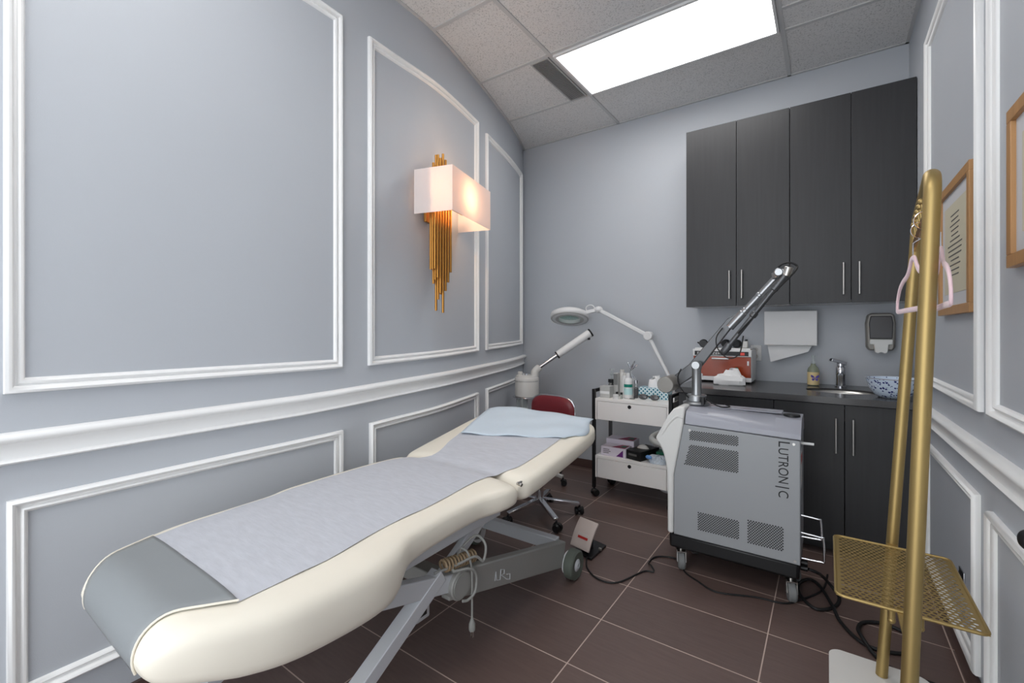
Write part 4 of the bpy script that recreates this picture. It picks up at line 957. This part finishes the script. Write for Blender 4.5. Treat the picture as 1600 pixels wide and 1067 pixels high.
def dots(x0, x1, z0, z1, nx, nz, slant=0.):
    mb = MB()
    for i in range(nx):
        for j in range(nz):
            if (i + j) % 2: continue
            x = x0 + (x1 - x0) * i / (nx - 1)
            if x < x0 + slant * j / (nz - 1): continue
            z = z0 + (z1 - z0) * j / (nz - 1)
            mb.add([(x + .0036 * math.cos(a * PI / 4), LY0 - .0006, z + .0036 * math.sin(a * PI / 4)) for a in range(8)], [tuple(range(8))])
    mb.build('vent_grille', M['black'], LS)
dots(-.575, -.355, .695, .738, 40, 9)
dots(-.602, -.355, .565, .665, 44, 19, .025)
dots(-.535, -.352, .245, .33, 32, 15)
dots(-.31, -.168, .24, .345, 26, 17)
mb = MB()
for x, z in ((-.577, .742), (-.125, .735), (-.12, .205)): mb.cyl((x, LY0 - .0003, z), (x, LY0 - .003, z), .006, n=14)
mb.build('screws', M['steel'], LS)
def side_text(txt, size, z0, z1, xb=-.185):
    Mt = Matrix(((0, 1, 0, xb), (0, 0, -1, LY0 - .0006), (-1, 0, 0, 0), (0, 0, 0, 1)))
    o = text_part('lettering', txt, size, Mt, M['black_ink'], LS, .0003)
    zs = [v.co.z for v in o.data.vertices]; a, b = max(zs), min(zs)
    for v in o.data.vertices: v.co.z = z0 + (v.co.z - a) / (b - a) * (z1 - z0)
side_text('L', .066, .741, .716); side_text('UTRON', .057, .710, .550)
bx(-.198, -.143, LY0 - .0012, LY0 - .0005, .5285, .5335).build('lettering', M['black_ink'], LS)
side_text('C', .057, .515, .484)
lb = bx(LX1 + .0003, LX1 + .0012, LY0 + .03, LY0 + .12, .53, .70).build('warning_label', M['white_pl'], LS)
bx(LX1 + .0013, LX1 + .0018, LY0 + .035, LY0 + .115, .64, .68).build('red_band', M['red'], lb)
MB().cyl((LX1 + .0003, LY0 + .05, .735), (LX1 + .05, LY0 + .05, .735), .006, n=12).build('key_peg', M['white_pl'], LS, smooth=True)
for z0, z1, xo in ((.40, .30, .075), (.32, .20, .085)):
    MB().tube(smooth_path([(LX1, LY0 + .06, z0), (LX1 + xo - .01, LY0 + .06, z0 - .004), (LX1 + xo, LY0 + .062, z0 - .012), (LX1 + xo + .003, LY0 + .065, z1 + .012), (LX1 + xo - .008, LY0 + .066, z1 + .003), (LX1, LY0 + .066, z1)], 5), .0048, 10).build('cable_hook', M['chrome'], LS, smooth=True)
mb = MB()
for z in (.175, .15): mb.cyl((LX1 - .002, LY0 + .08, z), (LX1 + .025, LY0 + .08, z), .012, n=14)
mb.build('sockets', M['black'], LS, smooth=True)
for x, y, a in ((-.634, 2.455, -1.2), (-.14, 2.455, -1.3), (-.62, 2.665, -1.1), (-.14, 2.665, -1.2)): caster(LS, x, y, .043, .115, a, M['grey_pl'], M['steel'], .034)
# articulated arm
ap = Vector((-.582, 2.57, 0))
MB().lathe([(.068, .855), (.07, .862), (.06, .868), (.05, .872), (.052, .874), (.052, .90), (.047, .905), (.026, .905)], ap, 36).build('arm_base', M['alu'], LS, smooth=True, angle=30)
MB().lathe([(.026, .905), (.025, .92), (.023, 1.04), (.026, 1.05), (.027, 1.075), (.02, 1.085), (.001, 1.086)], ap, 28).build('arm_post', M['alu'], LS, smooth=True, angle=30)
MB().cyl(ap + Vector((0, -.028, 1.065)), ap + Vector((0, .028, 1.065)), .02, n=20).build('post_pivot', M['alu'], LS, smooth=True)
MB().lathe([(.001, 0), (.041, 0), (.044, .004), (.044, .16), (.03, .19), (.02, .2)], (-.722, 2.47, .957), 36, axis=(0, 1, 0)).build('counterweight', M['knob'], LS, smooth=True, angle=40)
mb = MB(); yb = 2.612
mb.prism([(-.735, .945), (-.70, .93), (-.60, 1.005), (-.40, 1.29), (-.385, 1.325), (-.40, 1.335), (-.435, 1.315), (-.63, 1.065), (-.725, .985)], yb - .012, yb + .022, lambda u, v, a: Vector((u, a, v))); mb.build('lower_arm', M['alu_d'], LS, bevel=.004)
e0 = Vector((-.425, 2.612, 1.27)); e1 = Vector((-.205, 2.59, 1.522))
d = (e1 - e0)
MB().tube([e0, e0 + d * .3, e0 + d * .31, e0 + d * .36, e0 + d * .37, e0 + d * .62, e0 + d * .63, e0 + d * .66, e0 + d * .67, e1], [.022, .022, .019, .019, .017, .017, .019, .019, .017, .017], 16).build('upper_tube', M['alu'], LS, smooth=True, angle=30)
f0 = Vector((-.165, 2.55, 1.525)); f1 = Vector((-.425, 2.55, 1.165)); d = f1 - f0
MB().tube([f0, f0 + d * .2, f0 + d * .21, f0 + d * .5, f0 + d * .51, f0 + d * .56, f0 + d * .57, f1], [.018, .018, .013, .013, .017, .017, .012, .012], 16).build('folded_tube', M['alu_d'], LS, smooth=True, angle=30)
MB().bar(e1 + Vector((-.01, 0, .0)), f0 + Vector((.005, 0, .012)), .045, .034).cyl(e1 + Vector((.01, -.06, .015)), e1 + Vector((.01, .02, .015)), .02, n=18).build('elbow_bracket', M['alu'], LS, bevel=.004)
MB().cyl(f0 + Vector((0, 0, -.01)), f0 + Vector((.012, 0, .035)), .021, n=20).build('elbow_mirror', M['steel'], LS, bevel=.003)
hp = MB().tube([f1 + Vector((.01, 0, .02)), f1, f1 + Vector((-.02, 0, -.025)), f1 + Vector((-.035, 0, -.035))], [.016, .02, .018, .012], 16).build('handpiece', M['alu_d'], LS, smooth=True)
MB().tube(smooth_path([f1 + Vector((-.03, .03, .10)), f1 + Vector((-.05, -.02, .05)), f1 + Vector((-.04, -.03, -.01)), f1 + Vector((.01, -.03, -.055)), f1 + Vector((.06, -.03, -.03)), f1 + Vector((.075, -.01, .06))], 6), .0032, 8).build('cable', M['black_rub'], LS, smooth=True)
MB().tube(smooth_path([e1 + Vector((0, -.03, .0)), e1 + Vector((.01, -.03, .045)), e1 + Vector((.05, -.035, .06)), e1 + Vector((.085, -.04, .04)), f0 + Vector((.03, -.02, .0)), f0 + d * .2 + Vector((0, -.022, -.02)), f0 + d * .5 + Vector((0, -.024, -.015)), f0 + d * .8 + Vector((0, -.022, -.0))], 6), .0042, 8).build('cable', M['black_rub'], LS, smooth=True)
MB().tube(smooth_path([(-.66, 2.555, 1.04), (-.67, 2.53, 1.0), (-.66, 2.525, .95), (-.62, 2.53, .895), (-.59, 2.53, .885)], 6), .0035, 8).build('cable', M['black_rub'], LS, smooth=True)
MB().tube(smooth_path([(-.525, 2.53, .89), (-.49, 2.50, .875), (-.44, 2.48, .862), (-.41, 2.52, .862), (-.44, 2.56, .866)], 6), .0035, 8).build('cable', M['black_rub'], LS, smooth=True)
bx(-.545, -.53, 2.505, 2.53, .86, .90).build('connector', M['black'], LS, bevel=.002)

# ------------------------------------------------------------------ foot pedal and leads on the floor
t = thing('foot_pedal', 'taupe foot pedal with red strip on the floor by the bed wheel', 'foot pedal', (-1.12, 2.36, 0))
p00 = Vector((-1.195, 2.275, .035)); p10 = Vector((-1.068, 2.245, .035)); p01 = Vector((-1.19, 2.39, .155)); p11 = Vector((-1.06, 2.36, .155))
mb = MB()
def pq(u, v, h=0.):
    q = (p00 * (1 - u) + p10 * u) * (1 - v) + (p01 * (1 - u) + p11 * u) * v
    return q + Vector((0, -.7, .72)) * (h + .012 * math.sin(PI * v))
mb.grid(5, 12, lambda i, j: pq(i / 4, j / 11)); pdl = mb.build('pedal_plate', M['pedal'], t, smooth=True, thick=.012, bevel=.003)
mb = MB(); a_, b_ = .28, .86
for v0, v1, nm, mm in ((.30, .38, 'red_strip', 'red'), ):
    q = MB(); q.grid(2, 3, lambda i, j: pq((a_, .8)[i], v0 + (v1 - v0) * j / 2, .0072)); q.build(nm, M[mm], pdl)
q = MB()
for i in range(7): q.grid(2, 2, lambda a, b: pq(.26 + i * .085 + .03 * a, .42 + .08 * b, .0072))
q.build('print_marks', M['ivory'], pdl)
MB().prism([(-1.175, 2.27), (-1.05, 2.24), (-1.045, 2.43), (-1.17, 2.46)], .0006, .014, lambda u, v, a: Vector((u, v, a))).build('base_plate', M['black'], t, bevel=.003)
MB().bar((-1.12, 2.335, .012), (-1.125, 2.345, .098), .06, .03, up=(0, 1, 0)).build('spring_block', M['black'], t)
MB().cyl((-1.055, 2.35, .02), (-1.04, 2.35, .02), .008).build('hinge_pin', M['steel'], t)
cz = .0046
tag(MB().tube(smooth_path([(-1.075, 2.235, .012), (-1.03, 2.15, cz), (-.94, 2.088, cz), (-.85, 2.116, cz), (-.78, 2.288, cz), (-.735, 2.315, cz), (-.755, 2.34, .02), (-.785, 2.39, cz), (-.773, 2.477, cz), (-.70, 2.52, cz), (-.655, 2.50, cz), (-.60, 2.405, cz), (-.529, 2.356, cz), (-.432, 2.31, cz), (-.277, 2.37, cz), (-.163, 2.392, cz), (-.10, 2.47, cz), (-.02, 2.62, cz), (.0, 2.80, cz)], 8), .0042, 8).build('pedal_cord', M['black_rub'], None, loc=(-.6, 2.35, 0), smooth=True), 'thin black cord winding over the floor from the foot pedal past the laser', 'cord')
cz = .0078
tag(MB().tube(smooth_path([(LX1 + .028, LY0 + .08, .15), (LX1 + .06, LY0 + .1, .135), (-.02, 2.60, .08), (.02, 2.64, .02), (.045, 2.577, cz), (.02, 2.475, cz), (-.045, 2.42, cz), (-.105, 2.505, cz), (-.115, 2.61, cz), (-.075, 2.69, cz), (-.03, 2.645, cz), (.018, 2.46, .0225), (.043, 2.38, cz), (.10, 2.275, cz), (.157, 2.249, cz), (.236, 2.275, cz), (.278, 2.322, cz), (.29, 2.387, cz), (.262, 2.437, cz), (.193, 2.462, cz), (.127, 2.425, cz), (.104, 2.349, .015), (.112, 2.28, .0235), (.15, 2.20, cz), (.20, 2.15, cz), (.33, 2.14, cz)], 8), .0072, 10).build('floor_cable', M['black_rub'], None, loc=(.05, 2.45, 0), smooth=True), 'thick black power cord looping on the floor between laser and gold rack', 'cord')

# ------------------------------------------------------------------ gold garment rack
RK = thing('garment_rack', 'brushed gold garment rack with perforated shelf and white marble base', 'garment rack', (.15, 1.75, 0))
def rrect(x0, x1, y0, y1, r, n=8):
    P = []
    for cx, cy, a in ((x1 - r, y0 + r, -PI / 2), (x1 - r, y1 - r, 0), (x0 + r, y1 - r, PI / 2), (x0 + r, y0 + r, PI)):
        P += [(cx + r * math.cos(a + PI / 2 * i / n), cy + r * math.sin(a + PI / 2 * i / n)) for i in range(n + 1)]
    return P
MB().prism(rrect(.004, .296, 1.36, 2.13, .04), .0005, .028, lambda u, v, a: Vector((u, v, a))).build('marble_base', M['marble'], RK, bevel=.003)
A0_, B0_ = Vector((.157, 2.055, .0285)), Vector((.15, 1.445, .0285)); A1_, B1_ = Vector((.262, 2.135, 1.64)), Vector((.21, 1.478, 1.64))
def lean(P0, P1, z): return P0 + (P1 - P0) * ((z - P0.z) / (P1.z - P0.z))
dab = (B1_ - A1_).normalized(); r_ = .06
fr = [A0_, lean(A0_, A1_, .6), lean(A0_, A1_, 1.2), lean(A0_, A1_, 1.58)]
for i in range(1, 9):
    a = PI / 2 * i / 9; fr.append(lean(A0_, A1_, 1.58 + r_ * math.sin(a)) + dab * r_ * (1 - math.cos(a)))
fr.append(A1_ + dab * r_); fr.append(B1_ - dab * r_)
for i in range(1, 9):
    a = PI / 2 * i / 9; fr.append(lean(B0_, B1_, 1.58 + r_ * math.cos(a)) - dab * r_ * (1 - math.sin(a)))
fr += [lean(B0_, B1_, 1.58), lean(B0_, B1_, 1.2), lean(B0_, B1_, .6), B0_]
MB().tube(fr, .0172, 24).build('tube_frame', M['gold_rack'], RK, smooth=True)
OFF = Vector((-.006, 0, 0)); ca = lean(A0_, A1_, 1.545) + OFF; cbp = lean(B0_, B1_, 1.545) + OFF; dc = (cbp - ca).normalized()
MB().bar(ca - dc * .006, cbp + dc * .006, .008, .03).build('hook_rail', M['gold'], RK, bevel=.002)
for i in range(6):
    q = ca + (cbp - ca) * (.24 + .105 * i)
    MB().cyl(q + Vector((-.0, 0, .0155)), q + Vector((-.003, 0, .047)), .0042, n=10).ball(q + Vector((-.004, 0, .055)), .009).build('peg', M['gold_rack'], RK, smooth=True)
# perforated shelf
SX0, SX1, SY0, SY1, SZ = .02, .328, 1.575, 2.03, .50
mb = MB(); nx, ny = 19, 32; px, py = (SX1 - SX0 - .02) / nx, (SY1 - SY0 - .02) / ny; hr = .0057
for j in range(ny):
    ofs = 0 if j % 2 == 0 else px / 2; cnt = nx if j % 2 == 0 else nx - 1; y = SY0 + .01 + py * (j + .5)
    if ofs:
        for xa, xb in ((SX0 + .01, SX0 + .01 + px / 2), (SX1 - .01 - px / 2, SX1 - .01)): mb.add([(xa, y - py / 2, SZ), (xb, y - py / 2, SZ), (xb, y + py / 2, SZ), (xa, y + py / 2, SZ)], [(0, 1, 2, 3)])
    for i in range(cnt):
        x = SX0 + .01 + ofs + px * (i + .5); O8 = [(1, 0), (1, 1), (0, 1), (-1, 1), (-1, 0), (-1, -1), (0, -1), (1, -1)]
        vs = [(x + a * px / 2, y + b * py / 2, SZ) for a, b in O8] + [(x + hr * math.cos(k_ * PI / 4), y + hr * math.sin(k_ * PI / 4), SZ) for k_ in range(8)]
        mb.add(vs, [(k_, (k_ + 1) % 8, 8 + (k_ + 1) % 8, 8 + k_) for k_ in range(8)])
for a in ((SX0, SX1, SY0, SY0 + .01), (SX0, SX1, SY1 - .01, SY1), (SX0, SX0 + .01, SY0 + .01, SY1 - .01), (SX1 - .01, SX1, SY0 + .01, SY1 - .01)):
    mb.add([(a[0], a[2], SZ), (a[1], a[2], SZ), (a[1], a[3], SZ), (a[0], a[3], SZ)], [(0, 1, 2, 3)])
sh = mb.build('perforated_shelf', M['gold_rack'], RK, thick=.0014)
MB().tube([Vector((u, v, SZ)) for u, v in rrect(SX0, SX1, SY0, SY1, .02)], .0042, 10, closed=True).build('rim', M['gold_rack'], sh, smooth=True)
MB().bar((.188, SY1 - .02, SZ - .006), (.185, 2.066, SZ - .006), .03, .008).build('bracket', M['gold_rack'], RK)
MB().bar((.168, SY0 + .03, SZ - .006), (.168, 1.474, SZ - .006), .03, .008).build('bracket', M['gold_rack'], RK)
for x in (.142, .20): MB().cyl((x, SY0 + .012, SZ - .0022), (x, SY0 + .012, SZ - .03), .0085, n=14).ball((x, SY0 + .012, SZ - .034), .0095).build('bolt', M['gold_rack'], RK, smooth=True)

# ------------------------------------------------------------------ pink hangers
def hanger(label, c, rz, hook):
    t = thing('clothes_hanger', label, 'hanger', tuple(c), 'pink velvet hangers'); R = Matrix.Translation(c) @ Matrix.Rotation(rz, 4, 'Z')
    # body in local x (along the width), z up, origin at the apex
    pts = [(0, -.002), (.02, -.006), (.045, -.03), (.075, -.048), (.125, -.06), (.17, -.08), (.2, -.112), (.207, -.14), (.195, -.15), (.1, -.15), (0, -.15)]
    sm = smooth_path([(a, 0, b) for a, b in pts], 4)
    loop = [R @ p for p in sm] + [R @ Vector((-p.x, p.y, p.z)) for p in reversed(sm[1:-1])]
    mb = MB(); n = len(loop); nrm = (R.to_3x3() @ Vector((0, 1, 0)))
    cen = R @ Vector((0, 0, -.09))
    ring = []
    for i, p in enumerate(loop):
        tg = (loop[(i + 1) % n] - loop[i - 1]).normalized(); b = tg.cross(nrm).normalized()
        ring.append([p + nrm * (u * .0032) + b * (w_ * .0075) for u, w_ in ((-1, -.7), (-.4, -1), (.4, -1), (1, -.7), (1, .7), (.4, 1), (-.4, 1), (-1, .7))])
    mb.grid(n, 8, lambda i, j: ring[i][j], cu=True, cv=True); mb.build('body', M['pink'], t, smooth=True, angle=60)
    h = Vector(hook); rr = .024
    hk = [h + Vector((rr * math.cos(a), 0, rr * math.sin(a))) for a in [math.radians(5) + math.radians(260) * i / 20 for i in range(21)]]
    hk += [Vector((c.x, c.y, h.z - rr - .012)), c + Vector((0, 0, .012)), c + Vector((0, 0, -.002))]
    MB().tube(hk, .0018, 8).build('hook', M['chrome'], t, smooth=True)
def on_rail(y): return ca + (cbp - ca) * ((y - ca.y) / (cbp.y - ca.y)) + Vector((.002, 0, .0152 + .0022 - .024))
h1 = on_rail(1.72); h2 = on_rail(1.574)
hanger('pink velvet hanger nearer the cabinets on the gold rack', Vector((.2015, 1.72, 1.462)), math.radians(-86), h1)
hanger('pink velvet hanger nearer the camera, hanging in front of the certificate', Vector((.2375, 1.574, 1.462)), math.radians(-94), h2)

# ------------------------------------------------------------------ camera, world, colour
cd = bpy.data.cameras.new('camera'); cam = bpy.data.objects.new('camera', cd); C.objects.link(cam)
cd.sensor_width = 36.; cd.lens = 36. * 700 / 1600; cd.clip_start = .05
cd.shift_x = 0.; cd.shift_y = -(533.5 - 517.) / 1600
cam.location = (0, 0, 1.25); cam.rotation_euler = (PI / 2, 0, math.atan(493 / 700.))
S.camera = cam
w = bpy.data.worlds.new('world'); S.world = w; w.use_nodes = True
w.node_tree.nodes['Background'].inputs[0].default_value = (.92, .96, 1, 1); w.node_tree.nodes['Background'].inputs[1].default_value = 3.
S.view_settings.view_transform = 'Standard'; S.view_settings.look = 'None'
S.view_settings.gamma = 1.; S.view_settings.use_curve_mapping = False
S.view_settings.exposure = 0.
